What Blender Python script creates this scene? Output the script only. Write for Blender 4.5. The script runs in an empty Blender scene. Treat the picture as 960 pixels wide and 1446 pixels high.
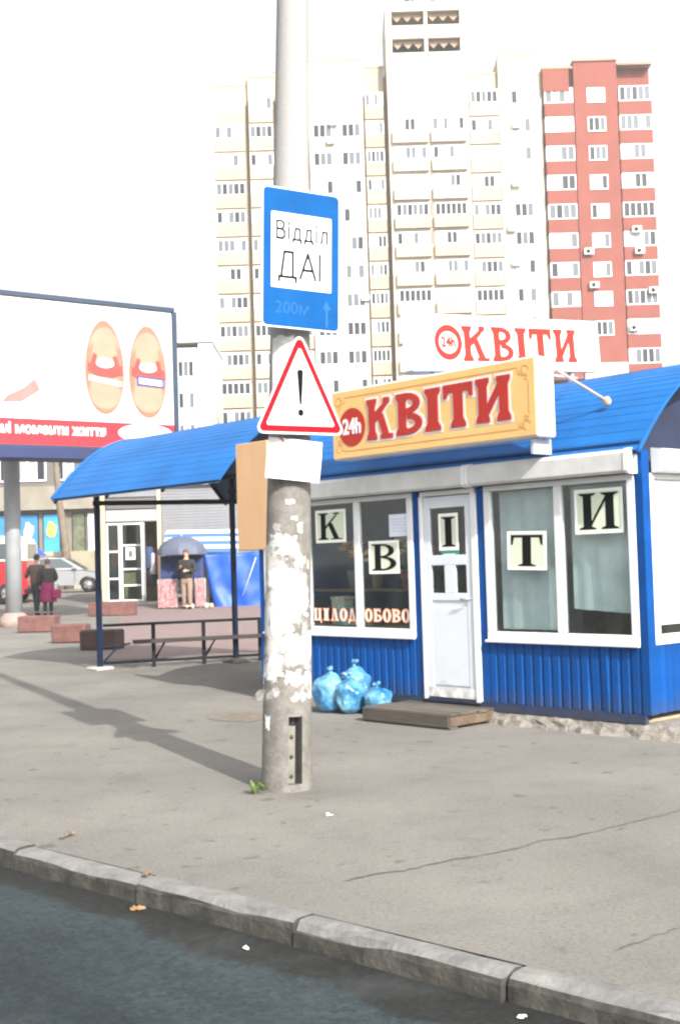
import bpy, bmesh, math, random
from mathutils import Vector, Matrix, Euler, noise
R = math.radians
random.seed(7)
scene = bpy.context.scene
C = scene.collection

# ------------------------------------------------------------------ camera, sky, sun, exposure
CAMH = 1.4
cam = bpy.data.cameras.new('camera'); camo = bpy.data.objects.new('camera', cam); C.objects.link(camo)
cam.sensor_fit = 'VERTICAL'; cam.sensor_height = 36.0; cam.lens = 36.0 * 1742 / 1446
cam.clip_start = 0.05; cam.clip_end = 5000
_p, _r = R(2.2976), R(1.7329)
_fw = Vector((0, math.cos(_p), math.sin(_p))); _rt = Vector((1, 0, 0)); _up = Vector((0, -math.sin(_p), math.cos(_p)))
_r2 = _rt * math.cos(_r) - _up * math.sin(_r); _u2 = _rt * math.sin(_r) + _up * math.cos(_r)
camo.matrix_world = Matrix(((_r2.x, _u2.x, -_fw.x, 0), (_r2.y, _u2.y, -_fw.y, 0), (_r2.z, _u2.z, -_fw.z, CAMH), (0, 0, 0, 1)))
scene.camera = camo

SUN_EL, SUN_AZ = 34.5, 26.6          # elevation; shadows fall this many degrees left of straight ahead
sdir = Vector((math.sin(R(SUN_AZ)) * math.cos(R(SUN_EL)), -math.cos(R(SUN_AZ)) * math.cos(R(SUN_EL)), math.sin(R(SUN_EL))))
world = bpy.data.worlds.new('World'); scene.world = world; world.use_nodes = True
wn = world.node_tree; wn.nodes.clear()
sky = wn.nodes.new('ShaderNodeTexSky'); sky.sky_type = 'NISHITA'; sky.sun_disc = False
sky.sun_elevation = R(SUN_EL); sky.sun_rotation = math.atan2(sdir.x, sdir.y)
sky.air_density = 1.2; sky.dust_density = 5.0; sky.ozone_density = 1.0; sky.altitude = 150
hs = wn.nodes.new('ShaderNodeHueSaturation'); hs.inputs['Saturation'].default_value = 0.14
bg = wn.nodes.new('ShaderNodeBackground'); bg.inputs['Strength'].default_value = 0.15
wo = wn.nodes.new('ShaderNodeOutputWorld')
wn.links.new(sky.outputs[0], hs.inputs['Color']); wn.links.new(hs.outputs[0], bg.inputs[0]); wn.links.new(bg.outputs[0], wo.inputs[0])
sl = bpy.data.lights.new('sun', 'SUN'); sl.energy = 4.1; sl.angle = R(0.6); sl.color = (1.0, 0.95, 0.87)
so = bpy.data.objects.new('sun', sl); C.objects.link(so); so.location = (20, -30, 40)
so.rotation_euler = sdir.to_track_quat('Z', 'Y').to_euler()
scene.view_settings.view_transform = 'Standard'; scene.view_settings.look = 'None'
scene.view_settings.gamma = 1.0; scene.view_settings.use_curve_mapping = False
scene.view_settings.exposure = 1.1
scene.render.engine = 'CYCLES'
scene.cycles.use_denoising = True
scene.cycles.max_bounces = 6; scene.cycles.transparent_max_bounces = 12
scene.cycles.filter_width = 2.3

# ------------------------------------------------------------------ materials
MATS = {}
def lin(c):
    return tuple(c) + (1.0,)
def mat(name, col, rough=0.7, var=0.0, scale=6.0, bump=0.0, bscale=40.0, metal=0.0, spec=0.5, col2=None, stretch=None, rnd=0.0, coat=0.0, splash=None, scuff=None):
    if name in MATS: return MATS[name]
    m = bpy.data.materials.new(name); m.use_nodes = True; MATS[name] = m
    nt = m.node_tree; b = nt.nodes['Principled BSDF']
    b.inputs['Base Color'].default_value = lin(col); b.inputs['Roughness'].default_value = rough
    b.inputs['Metallic'].default_value = metal; b.inputs['Specular IOR Level'].default_value = spec
    b.inputs['Coat Weight'].default_value = coat
    tc = nt.nodes.new('ShaderNodeTexCoord'); src = tc.outputs['Object']
    if stretch:
        mp = nt.nodes.new('ShaderNodeMapping'); mp.inputs['Scale'].default_value = stretch
        nt.links.new(src, mp.inputs[0]); src = mp.outputs[0]
    if var > 0 or col2:
        n = nt.nodes.new('ShaderNodeTexNoise'); n.inputs['Scale'].default_value = scale; n.inputs['Detail'].default_value = 6; n.inputs['Roughness'].default_value = 0.62
        nt.links.new(src, n.inputs['Vector'])
        rp = nt.nodes.new('ShaderNodeValToRGB'); e = rp.color_ramp.elements
        e[0].position = 0.3; e[1].position = 0.7
        c2 = col2 if col2 else tuple(min(1, x * (1 + var)) for x in col)
        c1 = tuple(x * (1 - var) for x in col)
        e[0].color = lin(c1); e[1].color = lin(c2)
        nt.links.new(n.outputs[0], rp.inputs[0]); nt.links.new(rp.outputs[0], b.inputs['Base Color'])
    def over(colr, fac_node):
        mx_ = nt.nodes.new('ShaderNodeMixRGB'); lk = b.inputs['Base Color'].links
        if lk: nt.links.new(lk[0].from_socket, mx_.inputs[1])
        else: mx_.inputs[1].default_value = lin(col)
        mx_.inputs[2].default_value = lin(colr); nt.links.new(fac_node, mx_.inputs[0]); nt.links.new(mx_.outputs[0], b.inputs['Base Color'])
    def nz_(sc, det, ro=.65, mp_=None):
        n_ = nt.nodes.new('ShaderNodeTexNoise'); n_.inputs['Scale'].default_value = sc; n_.inputs['Detail'].default_value = det; n_.inputs['Roughness'].default_value = ro
        ge = nt.nodes.new('ShaderNodeNewGeometry'); nt.links.new(ge.outputs['Position'], n_.inputs['Vector']); return n_
    def rng_(src_, a0, a1, b0, b1):
        r_ = nt.nodes.new('ShaderNodeMapRange'); nt.links.new(src_, r_.inputs[0])
        for i_, v_ in zip((1,2,3,4), (a0,a1,b0,b1)): r_.inputs[i_].default_value = v_
        return r_.outputs[0]
    if scuff: over(scuff, rng_(nz_(4.5, 9, .75).outputs[0], .60, .80, 0, .45))
    if splash:                                   # dried mud thrown up from the pavement, ragged upper edge
        sx_ = nt.nodes.new('ShaderNodeSeparateXYZ'); ge_ = nt.nodes.new('ShaderNodeNewGeometry'); nt.links.new(ge_.outputs['Position'], sx_.inputs[0])
        ad_ = nt.nodes.new('ShaderNodeMath'); ad_.operation = 'MULTIPLY_ADD'; ad_.inputs[1].default_value = -.45; nt.links.new(nz_(7, 8, .7).outputs[0], ad_.inputs[0]); nt.links.new(sx_.outputs[2], ad_.inputs[2])
        over(splash, rng_(ad_.outputs[0], -.12, .10, .6, 0))
    if rnd > 0:
        oi = nt.nodes.new('ShaderNodeObjectInfo'); hv = nt.nodes.new('ShaderNodeHueSaturation'); lk = b.inputs['Base Color'].links
        if lk: nt.links.new(lk[0].from_socket, hv.inputs['Color'])
        else: hv.inputs['Color'].default_value = lin(col)
        nt.links.new(rng_(oi.outputs['Random'], 0, 1, 1-rnd, 1+rnd), hv.inputs['Value']); nt.links.new(hv.outputs[0], b.inputs['Base Color'])
    if bump > 0:
        n2 = nt.nodes.new('ShaderNodeTexNoise'); n2.inputs['Scale'].default_value = bscale; n2.inputs['Detail'].default_value = 4
        nt.links.new(src, n2.inputs['Vector'])
        bp = nt.nodes.new('ShaderNodeBump'); bp.inputs['Strength'].default_value = bump; bp.inputs['Distance'].default_value = 0.01
        nt.links.new(n2.outputs[0], bp.inputs['Height']); nt.links.new(bp.outputs[0], b.inputs['Normal'])
    return m
def glass(name, tint=(0.85, 0.9, 0.9), refl=1.0, veil=0.0):
    if name in MATS: return MATS[name]
    m = bpy.data.materials.new(name); m.use_nodes = True; MATS[name] = m
    nt = m.node_tree; nt.nodes.clear()
    out = nt.nodes.new('ShaderNodeOutputMaterial'); mx = nt.nodes.new('ShaderNodeMixShader')
    lw_ = nt.nodes.new('ShaderNodeLayerWeight'); lw_.inputs['Blend'].default_value = .5     # Schlick reflectance of a thin pane
    pw_ = nt.nodes.new('ShaderNodeMath'); pw_.operation = 'POWER'; pw_.inputs[1].default_value = 4.0; nt.links.new(lw_.outputs['Facing'], pw_.inputs[0])
    fr = nt.nodes.new('ShaderNodeMath'); fr.operation = 'MULTIPLY_ADD'; fr.inputs[1].default_value = .9; fr.inputs[2].default_value = .045; nt.links.new(pw_.outputs[0], fr.inputs[0])
    mul = nt.nodes.new('ShaderNodeMath'); mul.operation = 'MULTIPLY'; mul.inputs[1].default_value = refl; mul.use_clamp = True
    tr = nt.nodes.new('ShaderNodeBsdfTransparent'); tr.inputs[0].default_value = lin(tint)
    gl = nt.nodes.new('ShaderNodeBsdfGlossy'); gl.inputs['Roughness'].default_value = 0.03
    nt.links.new(fr.outputs[0], mul.inputs[0]); nt.links.new(mul.outputs[0], mx.inputs[0])
    nt.links.new(tr.outputs[0], mx.inputs[1]); nt.links.new(gl.outputs[0], mx.inputs[2])
    if veil:  # pale diffuse film: hazy reflections on the pane put into its colour
        df = nt.nodes.new('ShaderNodeBsdfDiffuse'); df.inputs[0].default_value = (.55, .57, .56, 1); m2 = nt.nodes.new('ShaderNodeMixShader')
        tc = nt.nodes.new('ShaderNodeTexCoord'); nn = nt.nodes.new('ShaderNodeTexNoise'); nn.inputs['Scale'].default_value = 2.5; nn.inputs['Detail'].default_value = 5; nt.links.new(tc.outputs['Object'], nn.inputs['Vector'])
        mr = nt.nodes.new('ShaderNodeMapRange'); mr.inputs[1].default_value = .35; mr.inputs[2].default_value = .7; mr.inputs[3].default_value = veil*.3; mr.inputs[4].default_value = veil*1.7
        nt.links.new(nn.outputs[0], mr.inputs[0]); nt.links.new(mr.outputs[0], m2.inputs[0]); nt.links.new(mx.outputs[0], m2.inputs[1]); nt.links.new(df.outputs[0], m2.inputs[2]); nt.links.new(m2.outputs[0], out.inputs[0])
    else: nt.links.new(mx.outputs[0], out.inputs[0])
    return m

M_BLUE = mat('blue_paint', (0.0012, 0.056, 0.235), 0.6, 0.25, 2.2, 0.12, 60, spec=.12, rnd=.12, splash=(.05,.055,.06), scuff=(.012,.085,.25))
M_BLUER = mat('blue_roof_metal', (0.007, 0.105, 0.33), 0.5, 0.2, 1.1, 0.10, 30, spec=.2, rnd=.05, scuff=(.06,.18,.38))
M_BLUED = mat('blue_dark_trim', (0.003, 0.026, 0.10), 0.6, 0.3, 3, spec=.2, splash=(.06,.06,.06))
M_NAVY = mat('navy_gloom', (0.008, 0.016, 0.045), 0.7, 0.3, 3)
M_WHITE = mat('white_plastic', (0.66, 0.67, 0.68), 0.4, 0.06, 3)
M_WHITED = mat('white_door', (0.58, 0.61, 0.66), 0.45, 0.06, 2, 0.05, 30, splash=(.20,.19,.18), scuff=(.36,.37,.38))
M_GREYW = mat('grey_white_metal', (0.50, 0.50, 0.49), 0.45, 0.14, 4, scuff=(.30,.28,.25))
M_CONC = mat('concrete', (0.36, 0.34, 0.31), 0.9, 0.25, 9, 0.5, 60)
M_DARK = mat('dark_steel', (0.006, 0.008, 0.013), 0.65, 0.3, 8, spec=.2)
M_INT = mat('interior_wall', (0.34, 0.26, 0.17), 0.9, 0.3, 3)
M_BLACK = mat('black_print', (0.005, 0.006, 0.006), 0.8, spec=.1)
M_RED = mat('sign_red', (0.36, 0.022, 0.014), 0.5, 0.08, 4, spec=.3)
M_GLASS = glass('window_glass', veil=.014)
M_GLASSD = glass('far_glass', (0.35, 0.42, 0.45), 2.5)
M_RUBBER = mat('tyre_rubber', (0.012, 0.012, 0.013), 0.85)
M_RIM = mat('wheel_rim', (0.4, 0.4, 0.42), 0.35, metal=0.8)
M_SKIN = mat('skin', (0.48, 0.27, 0.19), 0.55)
M_PAPER = mat('paper', (0.72, 0.73, 0.74), 0.8, 0.05, 5, 0.1, 10)
M_STRUT = mat('galvanised', (0.38, 0.39, 0.40), 0.5, 0.15, 5)

# ------------------------------------------------------------------ mesh helpers
class MB:
    def __init__(s): s.v = []; s.f = []; s.m = []; s.smooth = []
    def add(s, vs, fs, mi=0, sm=False):
        o = len(s.v); s.v += [tuple(v) for v in vs]
        for f in fs: s.f.append(tuple(i + o for i in f)); s.m.append(mi); s.smooth.append(sm)
        return s
    def box(s, x0, x1, y0, y1, z0, z1, mi=0, bev=0.0):
        if bev <= 0:
            vs = [(x0,y0,z0),(x1,y0,z0),(x1,y1,z0),(x0,y1,z0),(x0,y0,z1),(x1,y0,z1),(x1,y1,z1),(x0,y1,z1)]
            return s.add(vs, [(0,3,2,1),(4,5,6,7),(0,1,5,4),(1,2,6,5),(2,3,7,6),(3,0,4,7)], mi)
        b = min(bev, (x1-x0)*.45, (y1-y0)*.45, (z1-z0)*.45)
        bm = bmesh.new(); bmesh.ops.create_cube(bm, size=1)
        for v in bm.verts: v.co = Vector((x0+(v.co.x+.5)*(x1-x0), y0+(v.co.y+.5)*(y1-y0), z0+(v.co.z+.5)*(z1-z0)))
        bmesh.ops.bevel(bm, geom=list(bm.edges), offset=b, segments=1, affect='EDGES')
        bm.verts.index_update()
        s.add([v.co[:] for v in bm.verts], [[v.index for v in f.verts] for f in bm.faces], mi); bm.free(); return s
    def prism(s, poly, axis, a0, a1, mi=0, sm=False):
        """poly: list of 2D points; axis 'x','y','z' = extrusion axis. 2D = the other two axes in order."""
        def P(p, a):
            if axis == 'x': return (a, p[0], p[1])
            if axis == 'y': return (p[0], a, p[1])
            return (p[0], p[1], a)
        n = len(poly); vs = [P(p, a0) for p in poly] + [P(p, a1) for p in poly]
        fs = [tuple(range(n)), tuple(range(2*n-1, n-1, -1))] + [(i, i+n, (i+1) % n + n, (i+1) % n) for i in range(n)]
        return s.add(vs, fs, mi, sm)
    def tube(s, pts, rad, n=8, mi=0, cap=True):
        pts = [Vector(p) for p in pts]; k = len(pts)
        if not isinstance(rad, (list, tuple)): rad = [rad] * k
        vs = []; fs = []
        up0 = None
        for i, p in enumerate(pts):
            t = (pts[min(i+1, k-1)] - pts[max(i-1, 0)]).normalized()
            ref = Vector((0,0,1)) if abs(t.z) < .95 else Vector((1,0,0))
            if up0 is not None: ref = up0
            a = t.cross(ref).normalized(); b = a.cross(t).normalized(); up0 = b
            for j in range(n):
                w = 2*math.pi*j/n; vs.append(p + (a*math.cos(w) + b*math.sin(w))*rad[i])
        for i in range(k-1):
            for j in range(n):
                fs.append((i*n+j, i*n+(j+1) % n, (i+1)*n+(j+1) % n, (i+1)*n+j))
        s.add(vs, fs, mi, True)
        if cap:
            o = len(s.v) - k*n
            s.f.append(tuple(o+j for j in range(n-1, -1, -1))); s.m.append(mi); s.smooth.append(False)
            s.f.append(tuple(o+(k-1)*n+j for j in range(n))); s.m.append(mi); s.smooth.append(False)
        return s
    def lathe(s, prof, n=16, c=(0,0,0), axis='z', mi=0, sm=True):
        vs = []; fs = []; k = len(prof)
        for (r, h) in prof:
            for j in range(n):
                w = 2*math.pi*j/n; x, y = r*math.cos(w), r*math.sin(w)
                v = (x, y, h) if axis == 'z' else ((x, h, y) if axis == 'y' else (h, x, y))
                vs.append((v[0]+c[0], v[1]+c[1], v[2]+c[2]))
        for i in range(k-1):
            for j in range(n): fs.append((i*n+j, i*n+(j+1) % n, (i+1)*n+(j+1) % n, (i+1)*n+j))
        fs.append(tuple(range(n-1, -1, -1))); fs.append(tuple((k-1)*n+j for j in range(n)))
        return s.add(vs, fs, mi, sm)
    def mesh(s, name, mats, fix=True):
        me = bpy.data.meshes.new(name); me.from_pydata(s.v, [], s.f)
        for mm in (mats if isinstance(mats, (list, tuple)) else [mats]): me.materials.append(mm)
        me.polygons.foreach_set('material_index', s.m); me.polygons.foreach_set('use_smooth', s.smooth)
        if fix:
            bm = bmesh.new(); bm.from_mesh(me); bmesh.ops.recalc_face_normals(bm, faces=bm.faces); bm.to_mesh(me); bm.free()
        me.update(); return me
    def build(s, name, mats, parent=None, loc=(0,0,0), rot=(0,0,0), fix=True):
        return put(name, s.mesh(name, mats, fix), parent, loc, rot)
def put(name, me, parent=None, loc=(0,0,0), rot=(0,0,0), scale=None):
    o = bpy.data.objects.new(name, me); C.objects.link(o); o.parent = parent
    o.location = loc; o.rotation_euler = rot
    if scale: o.scale = scale
    return o
def tag(o, label, cat, group=None, kind=None):
    o['label'] = label; o['category'] = cat
    if group: o['group'] = group
    if kind: o['kind'] = kind
    return o
def struct(o): o['kind'] = 'structure'; return o
def empty(name, loc=(0,0,0), rz=0.0, s=1.0, rot=None):
    o = bpy.data.objects.new(name, None); C.objects.link(o); o.empty_display_size = 0.2
    o.location = loc; o.rotation_euler = rot if rot else (0, 0, rz); o.scale = (s, s, s); return o
def box(name, m, parent, x0, x1, y0, y1, z0, z1, bev=0.0):
    return MB().box(x0, x1, y0, y1, z0, z1, 0, bev).build(name, m, parent)
FRONT = (R(90), 0, 0)                 # text / flat print that faces local -y
def text(name, body, size, m, parent, loc, rot=FRONT, ext=0.002, sx=1.0, align='CENTER', off=0.0):
    cu = bpy.data.curves.new(name, 'FONT'); cu.body = body; cu.size = size; cu.extrude = ext; cu.align_x = align; cu.align_y = 'CENTER'; cu.offset = off; cu.resolution_u = 4
    t = bpy.data.objects.new(name, cu); C.objects.link(t)
    me = bpy.data.meshes.new_from_object(t.evaluated_get(bpy.context.evaluated_depsgraph_get()))
    bpy.data.objects.remove(t); me.materials.clear(); me.materials.append(m)
    o = put(name, me, parent, loc, rot); o.scale = (sx, 1, 1); return o

# serif letters from convex strokes, unit height
def arcstrip(cx, cy, rx, ry, ix, iy, a0, a1, n=9):
    out = []
    for i in range(n):
        p, q = R(a0+(a1-a0)*i/n), R(a0+(a1-a0)*(i+1)/n)
        out.append([(cx+rx*math.cos(p), cy+ry*math.sin(p)), (cx+rx*math.cos(q), cy+ry*math.sin(q)),
                    (cx+ix*math.cos(q), cy+iy*math.sin(q)), (cx+ix*math.cos(p), cy+iy*math.sin(p))])
    return out
def glyph(ch, s=.24, h=.09, q=.09, k=.09):
    rc = lambda x0, x1, y0, y1: [(x0,y0),(x1,y0),(x1,y1),(x0,y1)]
    def ser(x0, x1, y, top):         # bracketed serif
        d = -1 if top else 1
        return [[(x0-q, y),(x1+q, y),(x1+q, y+d*k*.8),(x1, y+d*k*1.9),(x0, y+d*k*1.9),(x0-q, y+d*k*.8)]]
    def stem(x): return [rc(x, x+s, 0, 1)] + ser(x, x+s, 0, False) + ser(x, x+s, 1, True)
    if ch == 'І': return stem(q), s+2*q
    if ch == 'К':
        x = q+s
        return stem(q) + [[(x,.40),(x,.40+1.8*h),(.80+s*.2,.93),(.80+s*.2+h*1.5,.93)], rc(.70+s*.2,.98+s*.2,1-k*1.3,1),
               [(x+.10,.60),(x+.10+s*.9,.62),(.86+s*.6,.04),(.86-s*.45,.04)]] + [rc(.62,1.06+s*.4,0,k)], 1.1+s*.4
    if ch == 'В':
        x = q+s*.8
        return stem(q) + arcstrip(x+.1,.745,.38+s*.4,.255,.38-s*.5,.255-h,-90,90) + arcstrip(x+.1,.265,.45+s*.4,.265,.45-s*.5,.265-h,-90,90) + \
            [rc(x,x+.1,1-h,1), rc(x,x+.1,.49,.49+h), rc(x,x+.1,0,h)], x+.1+.45+s*.4
    if ch == 'Т':
        w = .62+s; c = w/2
        return [rc(c-s/2,c+s/2,0,1-h)] + ser(c-s/2,c+s/2,0,False) + [rc(0,w,1-h*1.3,1), [(0,1),(0,.68),(h*.7,.68),(h*1.6,1)], [(w,1),(w-h*1.6,1),(w-h*.7,.68),(w,.68)]], w
    if ch == 'И':
        g = .36+s*.15; x2 = q+s+g
        return stem(q) + stem(x2) + [[(q+s,.10),(q+s,.10+2*h),(x2,.90),(x2,.90-2*h)]], x2+s+q
    if ch == 'Ц':
        x2 = q+s+.3
        return stem(q) + stem(x2) + [rc(q+s,x2,0,h*1.2), rc(x2+s,x2+s+q,-.18,h)], x2+s+q
    if ch == 'Л':
        return [[(.1,0),(.1+h,0),(.42+h*.4,1),(.40,1)], [(.40,1),(.40+s,1),(.72+s,0),(.72,0)], rc(0,.30,0,k), rc(.60,.84+s,0,k), rc(.34,.44+s,1-k,1)], .84+s
    if ch == 'О': return arcstrip(.44,.5,.44,.52,.44-s,.52-h,0,360,18), .88
    if ch == 'Д':
        return [[(.16,h),(.16+h,h),(.42+h*.4,1),(.40,1)], [(.40,1),(.40+s,1),(.70+s,h),(.70,h)], rc(0,.84+s,0,h*1.2), rc(0,h,-.18,0), rc(.84+s-h,.84+s,-.18,0), rc(.34,.44+s,1-k,1)], .84+s
    if ch == 'Б':
        x = q+s*.8
        return stem(q) + [rc(x,.72,1-h*1.3,1), [(.72,1),(.72-h,1),(.72-h*.4,.74),(.72,.74)]] + arcstrip(x+.1,.28,.42+s*.3,.28,.42-s*.6,.28-h,-90,90) + [rc(x,x+.1,.56-h,.56), rc(x,x+.1,0,h)], x+.1+.42+s*.3
SANS = {'В': ([[(0,0),(0,1),(.34,1),(.46,.90),(.46,.66),(.34,.54),(0,.54)], [(.34,.54),(.52,.42),(.52,.12),(.38,0),(0,0)]], .56),
        'і': ([[(0,0),(0,.66)], [(0,.86),(0,.96)]], .06),
        'д': ([[(0,-.16),(0,0),(.56,0),(.56,-.16)], [(.08,0),(.18,.66),(.46,.66),(.46,0)]], .58),
        'л': ([[(0,0),(.08,.06),(.14,.66),(.44,.66),(.44,0)]], .48),
        'Д': ([[(0,-.16),(0,0),(.84,0),(.84,-.16)], [(.10,0),(.26,1),(.68,1),(.68,0)]], .84),
        'А': ([[(0,0),(.38,1),(.76,0)], [(.14,.34),(.62,.34)]], .76),
        'І': ([[(0,0),(0,1)]], .06)}
def sans_word(name, word, m, parent, cx, z, hgt, width, y, th, gap=.20):
    """Thin painted capitals from straight strokes, centred on cx, each letter a mesh of its own."""
    tot = sum(SANS[c][1] for c in word)+gap*(len(word)-1); sx = width/tot; x = cx-width/2
    for c in word:
        mb = MB(); k = 0
        for line in SANS[c][0]:
            for (a, b), (c2, d) in zip(line[:-1], line[1:]):
                p, q = Vector((x+a*sx, z+b*hgt)), Vector((x+c2*sx, z+d*hgt)); t = (q-p).normalized()*th*.5; nn = Vector((-t.y, t.x))
                mb.prism([tuple(p-t+nn), tuple(p-t-nn), tuple(q+t-nn), tuple(q+t+nn)], 'y', y-.002-k*.0003, y); k += 1
        mb.build(name, m, parent); x += (SANS[c][1]+gap)*sx
def grow(poly, w):
    n = len(poly); A = sum(poly[i][0]*poly[(i+1) % n][1]-poly[(i+1) % n][0]*poly[i][1] for i in range(n))
    p = poly if A > 0 else poly[::-1]; ls = []
    for i in range(n):
        a, b = p[i], p[(i+1) % n]; dx, dy = b[0]-a[0], b[1]-a[1]; L = math.hypot(dx, dy)
        if L < 1e-6: continue
        nx, ny = dy/L, -dx/L; ls.append((a[0]+nx*w, a[1]+ny*w, dx/L, dy/L))
    out = []
    for i in range(len(ls)):
        x1, y1, a1, b1 = ls[i-1]; x2, y2, a2, b2 = ls[i]; det = a1*b2-a2*b1
        if abs(det) < 1e-3: out.append((x2, y2)); continue
        t = ((x2-x1)*b2-(y2-y1)*a2)/det
        px, py = x1+a1*t, y1+b1*t
        if math.hypot(px-x2, py-y2) > 3*w: px, py = x2, y2
        out.append((px, py))
    return out
def letter(name, ch, m, parent, x, z, hgt, wid, y, ext=0.004, out=0.0, style={}):
    """Serif capital standing in the local XZ plane facing -y; lower left (x, z), front at y."""
    ps, w = glyph(ch, **style); mb = MB(); sx = wid/w
    for i, p in enumerate(ps):
        pp = [(x+a*sx, z+b*hgt) for a, b in p]
        if out: pp = grow(pp, out)
        mb.prism(pp, 'y', y-ext-i*0.00012, y)
    return mb.build(name, m, parent)

# ------------------------------------------------------------------ ground, road, kerb
def gz(Y):
    if Y < 30: return 0.0
    if Y < 38: return 0.1*(Y-30)/8
    if Y < 51: return 0.1+0.36*(Y-38)/13
    return 0.46
K0 = Vector((-0.43, 5.08, 0)); KD = Vector((0.729, -0.684, 0)).normalized(); KN = Vector((0.684, 0.729, 0)).normalized()
KRZ = math.atan2(KD.y, KD.x)

def m_sidewalk():
    m = bpy.data.materials.new('worn_asphalt_pavement'); m.use_nodes = True; nt = m.node_tree; b = nt.nodes['Principled BSDF']
    b.inputs['Roughness'].default_value = 0.93; b.inputs['Specular IOR Level'].default_value = 0.25
    tc = nt.nodes.new('ShaderNodeTexCoord')
    def nz(sc, det, ro=.6):
        n = nt.nodes.new('ShaderNodeTexNoise'); n.inputs['Scale'].default_value = sc; n.inputs['Detail'].default_value = det; n.inputs['Roughness'].default_value = ro
        nt.links.new(tc.outputs['Object'], n.inputs['Vector']); return n
    def ramp(src, stops):
        r = nt.nodes.new('ShaderNodeValToRGB'); e = r.color_ramp.elements
        while len(e) < len(stops): e.new(0.5)
        for el, (p, c) in zip(e, stops): el.position = p; el.color = lin(c)
        nt.links.new(src, r.inputs[0]); return r
    big = ramp(nz(0.55, 5, .55).outputs[0], [(.28, (.140, .134, .124)), (.50, (.174, .167, .154)), (.72, (.208, .199, .184))])
    fine = ramp(nz(55, 4, .7).outputs[0], [(.28, (.50, .50, .50)), (.52, (.95, .95, .95)), (.75, (1.0, 1.0, 1.0))])
    mul = nt.nodes.new('ShaderNodeMixRGB'); mul.blend_type = 'MULTIPLY'; mul.inputs[0].default_value = .75
    nt.links.new(big.outputs[0], mul.inputs[1]); nt.links.new(fine.outputs[0], mul.inputs[2])
    spots = ramp(nz(7.5, 2, .4).outputs[0], [(.0, (.55, .53, .5)), (.27, (.62, .6, .57)), (.34, (1, 1, 1))])
    mul2 = nt.nodes.new('ShaderNodeMixRGB'); mul2.blend_type = 'MULTIPLY'; mul2.inputs[0].default_value = .8
    nt.links.new(mul.outputs[0], mul2.inputs[1]); nt.links.new(spots.outputs[0], mul2.inputs[2])
    mid = ramp(nz(2.6, 9, .68).outputs[0], [(.30, (.80, .79, .78)), (.50, (1, 1, 1)), (.70, (1.0, .99, .97))])
    mul3 = nt.nodes.new('ShaderNodeMixRGB'); mul3.blend_type = 'MULTIPLY'; mul3.inputs[0].default_value = .8
    nt.links.new(mul2.outputs[0], mul3.inputs[1]); nt.links.new(mid.outputs[0], mul3.inputs[2])
    vo = nt.nodes.new('ShaderNodeTexVoronoi'); vo.inputs['Scale'].default_value = 75; nt.links.new(tc.outputs['Object'], vo.inputs['Vector'])
    st_ = ramp(vo.outputs['Color'], [(.0, (.72, .72, .72)), (.5, (1, 1, 1)), (1.0, (1.25, 1.24, 1.2))])      # stones of the aggregate
    mul4 = nt.nodes.new('ShaderNodeMixRGB'); mul4.blend_type = 'MULTIPLY'; mul4.inputs[0].default_value = .32
    nt.links.new(mul3.outputs[0], mul4.inputs[1]); nt.links.new(st_.outputs[0], mul4.inputs[2])
    nt.links.new(mul4.outputs[0], b.inputs['Base Color'])
    bp = nt.nodes.new('ShaderNodeBump'); bp.inputs['Strength'].default_value = .5; bp.inputs['Distance'].default_value = .006
    nt.links.new(nz(90, 5, .7).outputs[0], bp.inputs['Height']); nt.links.new(bp.outputs[0], b.inputs['Normal'])
    return m
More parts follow.
